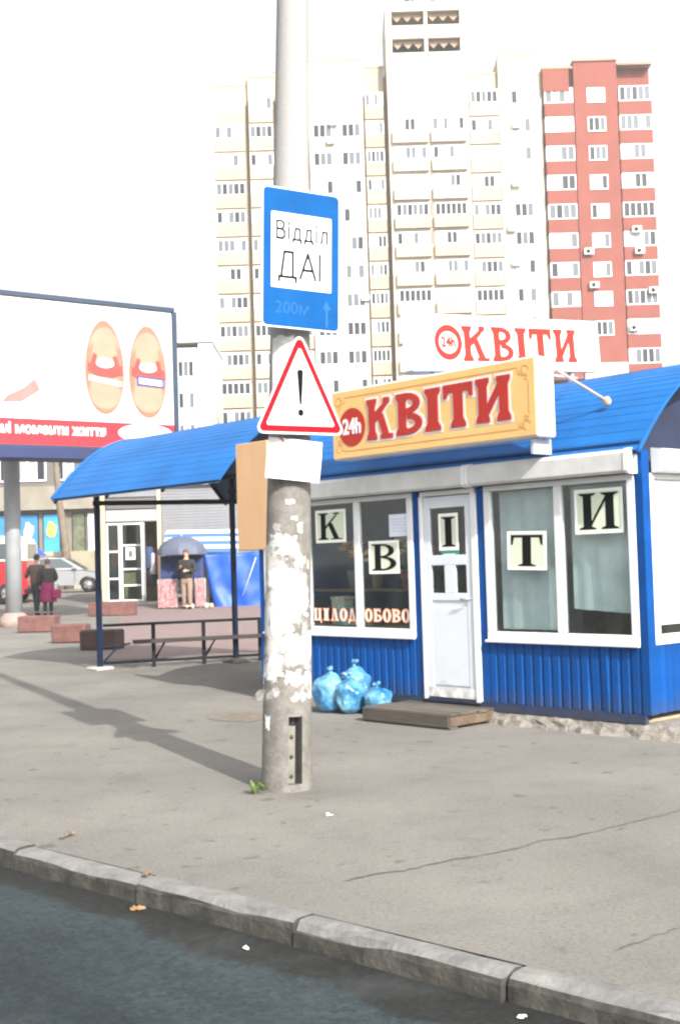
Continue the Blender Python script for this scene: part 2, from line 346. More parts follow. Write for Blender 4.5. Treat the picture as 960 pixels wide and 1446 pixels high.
def m_road():
    m = bpy.data.materials.new('road_asphalt'); m.use_nodes = True; nt = m.node_tree; b = nt.nodes['Principled BSDF']
    b.inputs['Roughness'].default_value = 0.85; b.inputs['Specular IOR Level'].default_value = .3
    tc = nt.nodes.new('ShaderNodeTexCoord')
    def nz(sc, det, src=None, ro=.6):
        n = nt.nodes.new('ShaderNodeTexNoise'); n.inputs['Scale'].default_value = sc; n.inputs['Detail'].default_value = det; n.inputs['Roughness'].default_value = ro
        nt.links.new(src or tc.outputs['Object'], n.inputs['Vector']); return n
    r1 = nt.nodes.new('ShaderNodeValToRGB'); e = r1.color_ramp.elements; e[0].position = .3; e[1].position = .7
    e[0].color = (.010, .017, .021, 1); e[1].color = (.025, .037, .043, 1)
    mp = nt.nodes.new('ShaderNodeMapping'); mp.inputs['Scale'].default_value = (.35, 1.5, 1); nt.links.new(tc.outputs['Object'], mp.inputs[0])
    nt.links.new(nz(.9, 6, mp.outputs[0]).outputs[0], r1.inputs[0]); r1.color_ramp.elements[0].position = .38; r1.color_ramp.elements[1].position = .62
    # darker band along the kerb with a ragged edge
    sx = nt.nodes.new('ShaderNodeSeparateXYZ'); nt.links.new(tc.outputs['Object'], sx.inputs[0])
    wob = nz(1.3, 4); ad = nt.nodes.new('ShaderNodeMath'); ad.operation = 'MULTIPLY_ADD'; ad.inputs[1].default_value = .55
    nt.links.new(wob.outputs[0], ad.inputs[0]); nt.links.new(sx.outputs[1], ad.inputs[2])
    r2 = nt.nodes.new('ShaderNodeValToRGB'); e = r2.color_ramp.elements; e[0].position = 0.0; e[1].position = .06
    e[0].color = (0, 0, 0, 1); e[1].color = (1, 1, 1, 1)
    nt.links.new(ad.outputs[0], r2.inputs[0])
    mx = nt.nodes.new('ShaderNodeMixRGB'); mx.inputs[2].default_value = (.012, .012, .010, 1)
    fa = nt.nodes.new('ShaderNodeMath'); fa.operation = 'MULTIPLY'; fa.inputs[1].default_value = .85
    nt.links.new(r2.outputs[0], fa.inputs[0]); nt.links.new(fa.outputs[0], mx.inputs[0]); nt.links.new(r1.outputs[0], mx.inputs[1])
    fine = nt.nodes.new('ShaderNodeValToRGB'); e = fine.color_ramp.elements; e[0].position = .25; e[1].position = .75
    e[0].color = (.35, .35, .35, 1); e[1].color = (1.5, 1.5, 1.5, 1)
    nt.links.new(nz(48, 6, None, .8).outputs[0], fine.inputs[0])
    ml = nt.nodes.new('ShaderNodeMixRGB'); ml.blend_type = 'MULTIPLY'; ml.inputs[0].default_value = .9
    nt.links.new(mx.outputs[0], ml.inputs[1]); nt.links.new(fine.outputs[0], ml.inputs[2]); nt.links.new(ml.outputs[0], b.inputs['Base Color'])
    vo = nt.nodes.new('ShaderNodeTexVoronoi'); vo.inputs['Scale'].default_value = 42; nt.links.new(tc.outputs['Object'], vo.inputs['Vector'])
    sv = nt.nodes.new('ShaderNodeValToRGB'); e = sv.color_ramp.elements; e[0].color = (.55,.55,.55,1); e[1].color = (1.7,1.7,1.65,1); nt.links.new(vo.outputs['Color'], sv.inputs[0])
    mv = nt.nodes.new('ShaderNodeMixRGB'); mv.blend_type = 'MULTIPLY'; mv.inputs[0].default_value = .75; nt.links.new(ml.outputs[0], mv.inputs[1]); nt.links.new(sv.outputs[0], mv.inputs[2])
    dr_ = nt.nodes.new('ShaderNodeValToRGB'); e = dr_.color_ramp.elements; e[0].position = .52; e[1].position = .72; e[0].color = (0,0,0,1); e[1].color = (.5,.5,.5,1); nt.links.new(nz(1.7, 8, None, .7).outputs[0], dr_.inputs[0])
    dx = nt.nodes.new('ShaderNodeMixRGB'); dx.inputs[2].default_value = (.055,.062,.064,1); nt.links.new(dr_.outputs[0], dx.inputs[0]); nt.links.new(mv.outputs[0], dx.inputs[1]); nt.links.new(dx.outputs[0], b.inputs['Base Color'])
    bp = nt.nodes.new('ShaderNodeBump'); bp.inputs['Strength'].default_value = .8; bp.inputs['Distance'].default_value = .010
    nt.links.new(nz(80, 5, None, .7).outputs[0], bp.inputs['Height']); nt.links.new(bp.outputs[0], b.inputs['Normal'])
    return m
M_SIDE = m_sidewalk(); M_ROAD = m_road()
us = [-700, -500, -300, -140, -90] + list(range(-75, 60, 3)) + [75, 110, 200, 400, 700]
vs_ = [0.115] + [1.5*i for i in range(1, 14)] + list(range(23, 84, 3)) + [95, 120, 200, 400, 700]
gv = []; gf = []
for v in vs_:
    for u in us:
        P = K0 + KD*u + KN*v; gv.append((P.x, P.y, gz(P.y)))
nu = len(us)
for j in range(len(vs_)-1):
    for i in range(nu-1): gf.append((j*nu+i, j*nu+i+1, (j+1)*nu+i+1, (j+1)*nu+i))
g = MB().add(gv, gf, 0, True).build('pavement_ground', M_SIDE); struct(g)
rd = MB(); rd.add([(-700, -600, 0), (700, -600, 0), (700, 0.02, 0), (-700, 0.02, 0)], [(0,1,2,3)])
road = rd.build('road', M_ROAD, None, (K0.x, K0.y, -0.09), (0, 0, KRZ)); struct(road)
# kerb of separate stones
kerb = empty('kerb', (K0.x, K0.y, 0), KRZ); struct(kerb)
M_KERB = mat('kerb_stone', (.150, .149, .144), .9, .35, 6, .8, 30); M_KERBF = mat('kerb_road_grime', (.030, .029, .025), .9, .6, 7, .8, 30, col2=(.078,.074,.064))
kx = -4.9 - 1.0*60
joints = []
x = -40.0
while x < 12: joints.append(x); x += 1.0
shift = 0.64 - math.floor(0.64)
for i, x in enumerate(joints):
    x0, x1 = x+shift-0.35+0.006, x+shift-0.35+0.994
    mb = MB(); n = 6; rng = random.Random(i); rows = []
    prof = [(-0.02, -0.24), (-0.012, -0.03), (-0.006, -0.008), (0.018, 0.006), (0.07, 0.008), (0.11, 0.005), (0.145, -0.24)]
    for a in range(n+1):
        u = x0+(x1-x0)*a/n
        for k, (yy, zz) in enumerate(prof):
            w = 0.010 if zz > -.2 else 0
            chip = -0.022*max(0, rng.random()-.62) / .38 if k in (2, 3) else 0
            rows.append((u, yy+rng.uniform(-w, w)*.5 - chip*.3, zz+rng.uniform(-w, w)*.25+chip))
    p = len(prof); fs = []
    for a in range(n):
        for k in range(p-1): fs.append((a*p+k, a*p+k+1, (a+1)*p+k+1, (a+1)*p+k))
    fs += [tuple(range(p)), tuple(n*p+k for k in range(p-1, -1, -1))]
    mb.add(rows, fs, 0, False)
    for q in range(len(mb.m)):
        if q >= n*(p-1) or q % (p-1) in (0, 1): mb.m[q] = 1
    mb.build('kerb_stone', [M_KERB, M_KERBF], kerb, (0, rng.uniform(-.008, .008), rng.uniform(-.006, .005)), (rng.uniform(-.01, .01), 0, rng.uniform(-.005, .005)))

# cracks in the pavement
M_CRACK = mat('crack_dirt', (.075, .067, .058), .95, .3, 20)
def crack(pts, w=0.012):
    rng = random.Random(len(pts)); fine = []
    for a, b in zip(pts[:-1], pts[1:]):
        for k in range(6):
            t = k/6; fine.append((a[0]+(b[0]-a[0])*t+rng.uniform(-.008, .008), a[1]+(b[1]-a[1])*t+rng.uniform(-.012, .012)))
    fine.append(pts[-1]); vs = []; fs = []
    for i, q in enumerate(fine):
        ww = w*rng.uniform(.35, 1.1)*(0.3 if i in (0, len(fine)-1) else 1)
        vs += [(q[0], q[1]-ww/2, .004), (q[0], q[1]+ww/2, .004)]
    for i in range(len(fine)-1): fs.append((2*i, 2*i+2, 2*i+3, 2*i+1))
    return MB().add(vs, fs).build('crack', M_CRACK, g)
crack([(-.03,5.46),(.08,5.54),(.27,5.63),(.44,5.77),(.65,5.87),(.84,6.0),(.94,6.12),(1.07,6.15),(1.32,6.35),(1.54,6.52),(1.9,6.80),(2.6,7.25)], .015)
crack([(.92,4.41),(1.07,4.53),(1.22,4.65),(1.6,4.9)], .010)

pp = [(-.95+.26*math.cos(i*.5236)*(1+.25*math.sin(i*2.3)), 11.35+.34*math.sin(i*.5236)*(1+.2*math.cos(i*1.9)), .004) for i in range(12)]
MB().add(pp, [tuple(range(12))]).build('repair_patch', mat('patch_brown', (.14,.115,.09), .95, .35, 9, .4, 60), g)
# plaza of small reddish pavers behind the shelter
def m_pavers():
    m = bpy.data.materials.new('reddish_pavers'); m.use_nodes = True; nt = m.node_tree; b = nt.nodes['Principled BSDF']; b.inputs['Roughness'].default_value = .9
    tc = nt.nodes.new('ShaderNodeTexCoord'); br = nt.nodes.new('ShaderNodeTexBrick')
    br.inputs['Scale'].default_value = 4; br.inputs['Color1'].default_value = (.165, .115, .112, 1); br.inputs['Color2'].default_value = (.20, .145, .14, 1); br.inputs['Mortar'].default_value = (.11, .09, .085, 1)
    br.inputs['Mortar Size'].default_value = .02
    nt.links.new(tc.outputs['Object'], br.inputs['Vector']); nt.links.new(br.outputs[0], b.inputs['Base Color']); return m
pv = []; pf = []; ys = [18.9, 24, 30, 34, 38, 41, 45]
for Y in ys:
    x0 = -3.9 - (Y-18.9)*0.145
    pv += [(x0, Y, gz(Y)+.006), (14, Y, gz(Y)+.006)]
for i in range(len(ys)-1): pf.append((2*i, 2*i+1, 2*i+3, 2*i+2))
struct(MB().add(pv, pf).build('tiled_plaza', m_pavers()))

# ------------------------------------------------------------------ flower kiosk
KS = 0.93
KLOC = (2.4586*KS, 10.0731*KS, 1.4*(1-KS)); KRZ2 = R(-48.0973)
def kempty(name): return empty(name, KLOC, KRZ2, KS)
kiosk = tag(kempty('flower_kiosk'), 'blue and white flower kiosk with shop windows, white door and vaulted blue roof', 'kiosk')
KW, KDP = 5.0, 2.7
# foundation with crumbling front face
mb = MB(); rng = random.Random(3); n = 60; vs = []; fs = []
for i in range(n+1):
    x = -5.1+5.75*i/n
    o1 = rng.uniform(-.03, .015); o2 = rng.uniform(-.05, .01)
    vs += [(x, .4, .002), (x, -.015+o1*.3, rng.uniform(-.008, .002)), (x, -.05+o1, -.04+rng.uniform(-.012, .012)), (x, -.07+o2, -.075+rng.uniform(-.015, .015)), (x, -.10+o2, -.115)]
for i in range(n):
    for k in range(4): fs.append((i*5+k, i*5+k+1, i*5+k+6, i*5+k+5))
mb.add(vs, fs); mb.add([(-5.1,.4,.002),(.65,.4,.002),(.65,2.8,.002),(-5.1,2.8,.002),(.65,.4,-.115),(.65,2.8,-.115)], [(0,1,2,3),(1,4,5,2)])
mb.add([(.65,-.10,-.115),(.65,.4,-.115),(.65,.4,.002),(.65,-.02,.0)], [(0,1,2,3)])
mb.build('foundation', mat('crumbling_concrete', (.185,.17,.15), .95, .5, 14, 1.0, 40), kiosk, fix=True)
# structure
box('plinth', M_BLUED, kiosk, -4.98, -.02, -.03, .02, .004, .075)
box('back_wall', M_INT, kiosk, -4.98, -.02, KDP-.06, KDP-.02, .004, 2.22)
box('end_wall', M_BLUE, kiosk, -5.0, -4.96, .03, KDP-.07, .004, 2.22)
box('floor', M_INT, kiosk, -4.95, -.05, .04, KDP-.07, .005, .03)
box('ceiling', M_INT, kiosk, -4.95, -.05, .04, KDP-.07, 2.16, 2.2)
for x in (-5.0, -2.565, -1.735): box('corner_post', M_BLUE, kiosk, x-.045, x+.045, -.012, .06, .078, 2.22)
box('corner_post', M_BLUE, kiosk, -.045, .03, -.018, .085, .078, 2.24)
# slatted cladding under the windows
def slats(x0, x1, y, z0, z1):
    n = round((x1-x0)/.103); w = (x1-x0)/n
    me = MB()
    me.prism([(0, .02), (0, 0), (.012, -.014), (w-.030, -.014), (w-.016, 0), (w-.004, .004), (w-.004, .02)], 'z', z0, z1)
    me = me.mesh('slat', M_BLUE)
    for i in range(n):
        dn = .010 if (x0 > -2 and i in (11, 12)) else 0
        put('slat', me, kiosk, (x0+i*w, y+dn+random.uniform(-.002, .002), 0), (R(1.6) if dn else random.uniform(-.002, .002), 0, R(random.uniform(-1.2, 1.2)) + (R(4) if dn and i == 11 else R(-5) if dn else 0)))
slats(-4.95, -2.612, 0, .078, .632); slats(-1.688, -.048, 0, .078, .632)
# side wall cladding
mb = MB(); sl_me = MB().prism([(.02,0),(0,0),(-.014,.012),(-.014,.075),(0,.09),(.004,.098),(.02,.098)], 'z', .078, .632).mesh('slat', M_BLUE)
for i in range(27): put('slat', sl_me, kiosk, (0, .06+i*.097, 0), (0, 0, 0), (-1, 1, 1))
# dent in the cladding: a shallow bulging patch on the right-hand slats is left to the paint
def window(x0, x1, z0, z1, mull):
    fr = MB(); t = .075; y0, y1 = -.028, .03
    fr.box(x0, x1, y0, y1, z0, z0+.085, 0, .006); fr.box(x0, x1, y0, y1, z1-.05, z1, 0, .006)
    fr.box(x0, x0+t, y0+.002, y1, z0+.085, z1-.05, 0, .006); fr.box(x1-t, x1, y0+.002, y1, z0+.085, z1-.05, 0, .006)
    for m_ in mull: fr.box(m_-.04, m_+.04, y0+.003, y1, z0+.085, z1-.05, 0, .006)
    w = fr.build('window', M_WHITE, kiosk)
    edges = [x0+t] + [e for m_ in mull for e in (m_-.04, m_+.04)] + [x1-t]
    for i in range(0, len(edges), 2):
        box('pane', M_GLASS, w, edges[i]+.001, edges[i+1]-.001, .006, .010, z0+.086, z1-.051)
    MB().box(x0-.01, x1+.01, -.055, -.029, z0-.012, z0+.012, 0, .004).build('sill', M_WHITE, w)
window(-4.95, -2.615, .637, 2.05, (-4.21, -3.42))
window(-1.688, -.05, .637, 2.05, (-.845,))
# roller shutter housings
def housing(x0, x1, nm='shutter_box'):
    prof = [(-.005,2.052),(-.13,2.052),(-.155,2.075),(-.155,2.215),(-.135,2.245),(-.005,2.26)]
    h = MB().prism(prof, 'x', x0, x1).build(nm, M_GREYW, kiosk)
    pe = [(-.004,2.046),(-.134,2.046),(-.161,2.072),(-.161,2.22),(-.139,2.252),(-.004,2.266)]
    for a in (x0, x1): MB().prism(pe, 'x', a-.018, a+.018).build('end_cap', M_WHITE, h)
    box('guide_slot', M_DARK, h, x0+.03, x1-.03, -.10, -.06, 2.046, 2.051)
housing(-4.97, -1.815); housing(-1.775, -.03)
# door
door = MB()
DX0, DX1 = -2.50, -1.80
for a in ((DX0, DX1, 2.0, 2.045),): door.box(a[0], a[1], -.03, .03, a[2], a[3], 0, .005)
door.box(DX0-.015, DX0+.03, -.032, .03, .06, 2.0, 0, .005); door.box(DX1-.05, DX1+.015, -.032, .03, .06, 2.0, 0, .005)
dfr = door.build('door_frame', M_WHITE, kiosk)
dl = MB(); x0, x1 = DX0+.036, DX1-.056
# leaf: stiles and rails round one tall light and two small lights
dl.box(x0, x0+.075, -.018, .022, .085, 1.99, 0, .004); dl.box(x1-.075, x1, -.018, .022, .085, 1.99, 0, .004)
for z0, z1 in ((1.88,1.99), (1.335,1.43), (1.0,1.07)): dl.box(x0+.075, x1-.075, -.018, .022, z0, z1, 0, .004)
dl.box((x0+x1)/2-.05, (x0+x1)/2+.085, -.018, .022, 1.07, 1.335, 0, .004)
dl.box(x0+.075, x1-.075, -.006, .016, .085, 1.0)
dl.box(x0+.075, x1-.075, -.014, -.006, .20, .94, 0, .006)
leaf = dl.build('door', M_WHITED, kiosk)
box('pane', M_GLASS, leaf, x0+.076, x1-.076, .000, .004, 1.431, 1.879)
box('pane', M_GLASS, leaf, x0+.076, (x0+x1)/2-.051, .000, .004, 1.071, 1.334)
box('pane', M_GLASS, leaf, (x0+x1)/2+.086, x1-.076, .000, .004, 1.071, 1.334)
MB().tube([(x1-.03,-.02,1.02),(x1-.03,-.06,1.02),(x1-.12,-.062,1.015)], .009, 8).build('door_handle', M_STRUT, leaf)
box('kick_plate', mat('scuffed_kickplate', (.55,.55,.54), .6, .5, 9, .2), leaf, x0+.01, x1-.01, -.022, -.0185, .09, .18)
box('threshold', M_DARK, kiosk, DX0-.01, DX1+.01, -.06, .05, .018, .055)
# side window with its shutter pulled down
sd = MB()
for a in ((.10,.175,.637,2.05), (2.45,2.52,.637,2.05)): sd.box(-.03, .026, a[0], a[1], a[2], a[3], 0, .005)
sd.box(-.03, .026, .176, 2.449, .637, .72, 0, .005); sd.box(-.03, .026, .176, 2.449, 2.0, 2.05, 0, .005)
sw = sd.build('side_window', M_WHITE, kiosk)
shm = MB().prism([(-.004,0),(.014,.006),(.014,.036),(-.004,.042)], 'y', .18, 2.44).mesh('shutter_slat', M_WHITE)
for i in range(28): put('shutter_slat', shm, kiosk, (.004, 0, .795+i*.043))
pr = [(.028,2.053),(.13,2.053),(.155,2.075),(.155,2.215),(.135,2.245),(.028,2.26)]
h = MB().prism(pr, 'y', .12, 2.5).build('shutter_box', M_WHITE, kiosk)
box('pane', M_GLASS, sw, -.012, -.008, .177, 2.448, .721, 1.999)
# vaulted roof of lapped metal strips
def vault(parent, x0, x1, yc, hw, z0, rise, n, endm, under):
    pts = []
    for i in range(n+1):
        u = -1+2*i/n; u = math.copysign(abs(u)**0.92, u)
        pts.append((yc+u*hw, z0+rise*(1-u*u)))
    inn = [(a, b-.035) for a, b in pts]
    rf = MB()
    vs = [(x0+.012, a, b) for a, b in inn]+[(x1-.012, a, b) for a, b in inn]; k = n+1
    rf.add(vs, [(i, i+1, k+i+1, k+i) for i in range(n)], 0, True)
    o = rf.build('roof', under, parent)
    for i in range(n):
        (a, b), (c, d) = pts[i], pts[i+1]
        t = Vector((0, c-a, d-b)).normalized(); nr = Vector((0, -t.z, t.y))
        # the lower lip of each strip stands proud of the one below
        lip0, lip1 = (.0035, .001) if (a+c)/2 < yc else (.001, .0035)
        P = lambda q, s, off: (s, q[0]+nr.y*off, q[1]+nr.z*off)
        v = []
        for s in (x0, x1): v += [P((a, b), s, lip0), P((c, d), s, lip1), P((c, d), s, -.012), P((a, b), s, -.012)]
        MB().add(v, [(0,1,2,3),(7,6,5,4),(0,4,5,1),(1,5,6,2),(2,6,7,3),(3,7,4,0)]).build('roof_strip', M_BLUER, o)
    return o, pts
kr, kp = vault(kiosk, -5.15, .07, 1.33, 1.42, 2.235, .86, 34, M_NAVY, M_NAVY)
gab = MB().prism([(a, b-.04) for a, b in kp], 'x', -.33, -.30).build('gable_panel', M_NAVY, kr)  # near-black colour stands in for the shade inside an open roof end
MB().prism([(a, b-.04) for a, b in kp], 'x', -5.0, -4.97).build('gable_panel', M_BLUE, kr)
box('eave_fascia', M_BLUED, kiosk, -5.12, .04, -.055, -.035, 2.262, 2.31)
MB().tube([(.05,a,b-.02) for a, b in kp], .02, 6).build('end_trim', M_BLUER, kr)
# stock and fittings seen through the glass
box('counter', mat('counter_wood', (.20,.12,.06), .6, .3, 6), kiosk, -4.8, -2.8, .55, .85, .035, .72)
box('shelf', mat('counter_wood', (.2,.12,.06)), kiosk, -4.9, -2.7, .30, .62, 1.08, 1.10)
box('partition', mat('partition_cream', (.45,.43,.38), .8, .2, 2), kiosk, -2.62, -2.60, .9, 2.6, .035, 2.15)
M_BLIND = mat('grey_blind', (.66,.70,.70), .8, .25, 1.6)
for xa, xb, za, zb in ((-1.6,-.90,.74,1.99), (-.79,-.12,.93,1.99)):
    n = 14; vs = []; fs = []
    for i in range(n+1):
        x = xa+(xb-xa)*i/n; yy = .10+.012*math.sin(i*1.7)
        vs += [(x, yy, za-.06*(x-xa)*(za > .8)), (x, yy, zb)]
    for i in range(n): fs.append((2*i, 2*i+2, 2*i+3, 2*i+1))
    MB().add(vs, fs, 0, True).build('blind', M_BLIND, kiosk)

# bouquets and buckets (things standing on the counter / shelf)
def flowers(name, x, y, z, s, col, label, bucket=(.1,.25,.3), n=16):
    e = empty(name, Vector(KLOC)+Matrix.Rotation(KRZ2, 3, 'Z')@Vector((x, y, z))*KS, KRZ2, KS)
    rng = random.Random(hash((round(x*100), round(z*100))) & 255)
    MB().lathe([(.05*s,0),(.07*s,.16*s),(.075*s,.165*s),(.066*s,.17*s)], 12).build('bucket', mat('bucket_%d' % int(bucket[0]*99+bucket[1]*999), bucket, .5), e)
    st = MB(); hd = MB()
    for i in range(n):
        a = rng.uniform(0, 6.28); r = rng.uniform(.02, .13)*s; hh = rng.uniform(.30, .44)*s; px, py = r*math.cos(a), r*math.sin(a)
        st.tube([(px*.25, py*.25, .1*s), (px, py, hh)], .004, 4)
        for k in range(5):
            b = k*1.2566; rr = .026*s
            hd.lathe([(.002,-.012*s),(rr,0),(rr*.6,.022*s),(.003,.028*s)], 6, (px+rr*.7*math.cos(b), py+rr*.7*math.sin(b), hh))
    st.build('stems', mat('stem_green', (.04,.11,.025), .6), e); hd.build('blooms', mat('bloom_%d' % int(col[0]*999+col[2]*77), col, .6, .2, 20), e)
    return tag(e, label, 'flowers', 'flower buckets inside the kiosk')
flowers('flower_bucket', -3.95, .42, 1.105, 1.15, (.85,.36,.06), 'bucket of orange flowers on the shelf behind the first shop window, under the K card', (.2,.2,.2))
flowers('flower_bucket', -3.62, .45, 1.105, .95, (.75,.48,.12), 'smaller bucket of dull yellow flowers on the kiosk shelf beside the window mullion', (.3,.28,.2))
flowers('flower_bucket', -2.88, .30, .725, 1.2, (.70,.05,.18), 'bucket of crimson flowers low behind the second shop window', (.12,.2,.12))
flowers('flower_bucket', -3.16, .44, 1.105, 1.15, (.85,.55,.14), 'bucket of amber flowers on the shelf behind the B card', (.25,.2,.1))
flowers('flower_bucket', -2.84, .45, 1.105, 1.0, (.75,.18,.06), 'bucket of rust red flowers on the shelf beside the white paper sheet', (.3,.25,.15))
def gift(x, y, z, w, hgt, col, label):
    e = empty('gift_box', Vector(KLOC)+Matrix.Rotation(KRZ2, 3, 'Z')@Vector((x, y, z))*KS, KRZ2, KS)
    box('carton', mat('carton_%d' % int(col[2]*999), col, .6, .1, 8), e, -w/2, w/2, -.07, .07, 0, hgt-.032, .006)
    box('lid', mat('carton_%d' % int(col[2]*999), col), e, -w/2-.008, w/2+.008, -.078, .078, hgt-.03, hgt, .006)
    box('ribbon', M_PAPER, e, -.012, .012, -.081, .081, hgt-.031, hgt+.003)
    return tag(e, label, 'box', 'boxes inside the kiosk window')
gift(-4.02, .30, .725, .20, .30, (.55,.50,.36), 'cream carton standing in the first shop window next to the pole')
gift(-3.90, .22, .725, .13, .20, (.16,.42,.50), 'light blue carton in front of the cream one in the shop window')
gift(-3.70, .28, .725, .20, .07, (.55,.42,.25), 'low tan carton lying above the lettering in the first shop window')
box('window_ledge', M_INT, kiosk, -4.9, -2.66, .04, .5, .69, .72)

# lettering on the glass and letter cards
M_LP = mat('lettering_pink', (.80,.62,.54), .6); M_LO = mat('lettering_orange', (.62,.20,.06), .6)
M_BAND = mat('lettering_band', (.10,.035,.025), .6)
for word, xa, xb in (('ЦІЛОД', -4.155, -3.475), ('ОБОВО', -3.365, -2.70)):
    w = (xb-xa)/5
    for i, ch in enumerate(word):
        ww = w*.60 if ch == 'І' else w*.84
        o = letter('lettering', ch, M_LP, kiosk, xa+i*w+(w-ww)/2, .785, .125, ww, .003, .002, 0, dict(s=.26,h=.10,q=.06,k=.08))
        letter('lettering_outline', ch, M_LO, o, xa+i*w+(w-ww)/2, .785, .125, ww, .0052, .001, .007, dict(s=.26,h=.10,q=.06,k=.08))
M_CARD = mat('card_cream', (.58,.64,.50), .6, .05, 4); M_CARDW = mat('card_border', (.84,.86,.82), .6)
def card(ch, x0, x1, z0, z1, label, rot=0.0, yy=.0035):
    cx, cz = (x0+x1)/2, (z0+z1)/2
    P = Vector(KLOC)+Matrix.Rotation(KRZ2, 3, 'Z')@Vector((cx, yy, cz))*KS
    e = empty('letter_card', P, 0, KS, rot=(Matrix.Rotation(KRZ2, 3, 'Z')@Matrix.Rotation(rot, 3, 'Y')).to_euler())
    w, hh = (x1-x0)/2, (z1-z0)/2
    box('card_sheet', M_CARD, e, -w, w, -.002, .001, -hh, hh)
    b = MB(); t = .026
    b.box(-w, w, -.0035, -.0021, -hh, -hh+t); b.box(-w, w, -.0035, -.0021, hh-t, hh)
    b.box(-w, -w+t, -.0035, -.0021, -hh+t, hh-t); b.box(w-t, w, -.0035, -.0021, -hh+t, hh-t)
    b.build('border', M_CARDW, e)
    ww = w*1.62 if ch != 'І' else w*1.4; lh = hh*1.62
    letter('letter', ch, M_BLACK, e, -ww/2, -lh/2, lh, ww, -.0021, .0012, 0, dict(s=.24, h=.065, q=.12, k=.045))
    return tag(e, label, 'letter card', 'letter cards on the kiosk windows')
card('К', -4.075, -3.60, 1.60, 1.945, 'pale card with black letter К on the glass beside the pole')
card('В', -3.265, -2.83, 1.265, 1.595, 'pale card with black letter В hung low on the second pane')
card('І', -2.275, -2.025, 1.475, 1.825, 'narrow pale card with black letter І on the door glass', 0, -.0055)
card('Т', -1.44, -.995, 1.275, 1.62, 'pale card with black letter Т on the pane right of the door', R(1.5))
card('И', -.675, -.18, 1.57, 1.95, 'pale card with black letter И high on the last pane by the corner')
def kput(name, x, y, z): return empty(name, Vector(KLOC)+Matrix.Rotation(KRZ2, 3, 'Z')@Vector((x, y, z))*KS, KRZ2, KS)
e = kput('paper_sheet', -2.82, .0035, 1.74); box('sheet', mat('bluish_paper', (.62,.66,.76), .8, .05, 9), e, -.14, .14, -.002, .001, -.11, .11)
for i in range(5): box('print_line', mat('faint_print', (.42,.46,.56), .8), e, -.10, .10-.03*(i % 2), -.0026, -.0021, .06-i*.03, .068-i*.03)
tag(e, 'bluish white paper sheet with faint lines taped above the В card', 'paper')
e = kput('green_notice', -2.13, -.0055, 1.445); box('sheet', mat('green_paper', (.03,.22,.17), .7, .1, 9), e, -.12, .11, -.002, .001, -.04, .024)
box('print_line', M_PAPER, e, -.09, .06, -.0026, -.0021, -.012, -.004)
tag(e, 'small dark green notice under the І card on the door', 'notice')

# ------------------------------------------------------------------ big sign on the kiosk front
sg = tag(kempty('flower_shop_sign'), 'yellow КВІТИ sign box with red letters standing out from the roof front', 'sign')
SX0, SX1, SZ0, SZ1 = -3.37, -.76, 2.41, 3.10
M_YEL = mat('sign_yellow', (.66,.41,.15), .45, .07, 3)
MB().box(SX0, SX1, -.34, -.10, SZ0, SZ1, 0, .012).build('sign_box', M_WHITE, sg)
box('face', M_YEL, sg, SX0+.015, SX1-.015, -.352, -.341, SZ0+.015, SZ1-.015)
M_ORN = mat('ornament_brown', (.50,.26,.09), .5)
fr = MB(); i0 = .075
for (a, b, c, d) in ((SX0+i0+.12, SX1-i0-.12, SZ1-i0-.010, SZ1-i0), (SX0+i0+.12, SX1-i0-.12, SZ0+i0, SZ0+i0+.010), (SX0+i0, SX0+i0+.010, SZ0+i0+.12, SZ1-i0-.12), (SX1-i0-.010, SX1-i0, SZ0+i0+.12, SZ1-i0-.12)):
    fr.box(a, b, -.3545, -.352, c, d)
fr.build('frame_line', M_ORN, sg)
for sx_, sz_ in ((-1,-1),(1,-1),(-1,1),(1,1)):
    cxx = (SX0+i0+.03) if sx_ < 0 else (SX1-i0-.03); czz = (SZ0+i0+.03) if sz_ < 0 else (SZ1-i0-.03)
    c_ = MB()
    for j, (rr, a0) in enumerate(((.05, 0), (.032, 120), (.03, 250))):
        for k, p in enumerate(arcstrip(cxx-sx_*.05*(j == 1)-sx_*.01, czz-sz_*.05*(j == 2)-sz_*.01, rr, rr, rr-.011, rr-.011, a0, a0+270, 10)):
            c_.prism(p, 'y', -.3546-j*.0003, -.352)
    c_.build('corner_scroll', M_ORN, sg)
M_SW = mat('sign_outline', (.66,.60,.60), .5)
lx = SX0+.52; lws = [.37, .345, .20, .36, .40]; gap = .035
for i, (ch, w) in enumerate(zip('КВІТИ', lws)):
    zc = SZ0+.155+i*.004; st = dict(s=.30, h=.15, q=.08, k=.11)
    o = letter('letter', ch, M_RED, sg, lx, zc, .395, w, -.356, .006, 0, st)
    letter('letter_outline', ch, M_SW, o, lx, zc, .395, w, -.3525, .002, .022, st)
    lx += w+gap
d_ = MB(); d_.prism([(SX0+.30+.19*math.cos(i*.19635), SZ0+.31+.19*math.sin(i*.19635)) for i in range(32)], 'y', -.357, -.3535); d_.build('round_badge', M_RED, sg)
text('badge_text', '24h', .21, mat('badge_white', (.74,.68,.68), .5), sg, (SX0+.30, -.359, SZ0+.31), FRONT, .002, .85, off=.006)
for x in (SX0+.25, SX1-.25):
    for z in (SZ0+.06, SZ1-.10): MB().tube([(x,-.11,z),(x,.25+.3*(z > 2.8),z)], .015, 6).build('bracket', M_STRUT, sg)
MB().box(SX1-.12, SX1-.09, -.30, -.06, SZ0-.14, SZ0-.01).build('bracket', M_STRUT, sg)
br = MB().tube([(SX1+.02,-.12,SZ1-.10),(-.50,.30,2.715)], .012, 6).build('brace_rod', mat('rusty_rod', (.50,.36,.27), .6, .2, 10), sg)
MB().lathe([(.035,-.02),(.045,0),(.035,.02)], 12, (-.50,.28,2.715), 'y').build('anchor_plate', mat('rusty_rod', (.4,.3,.2)), br)

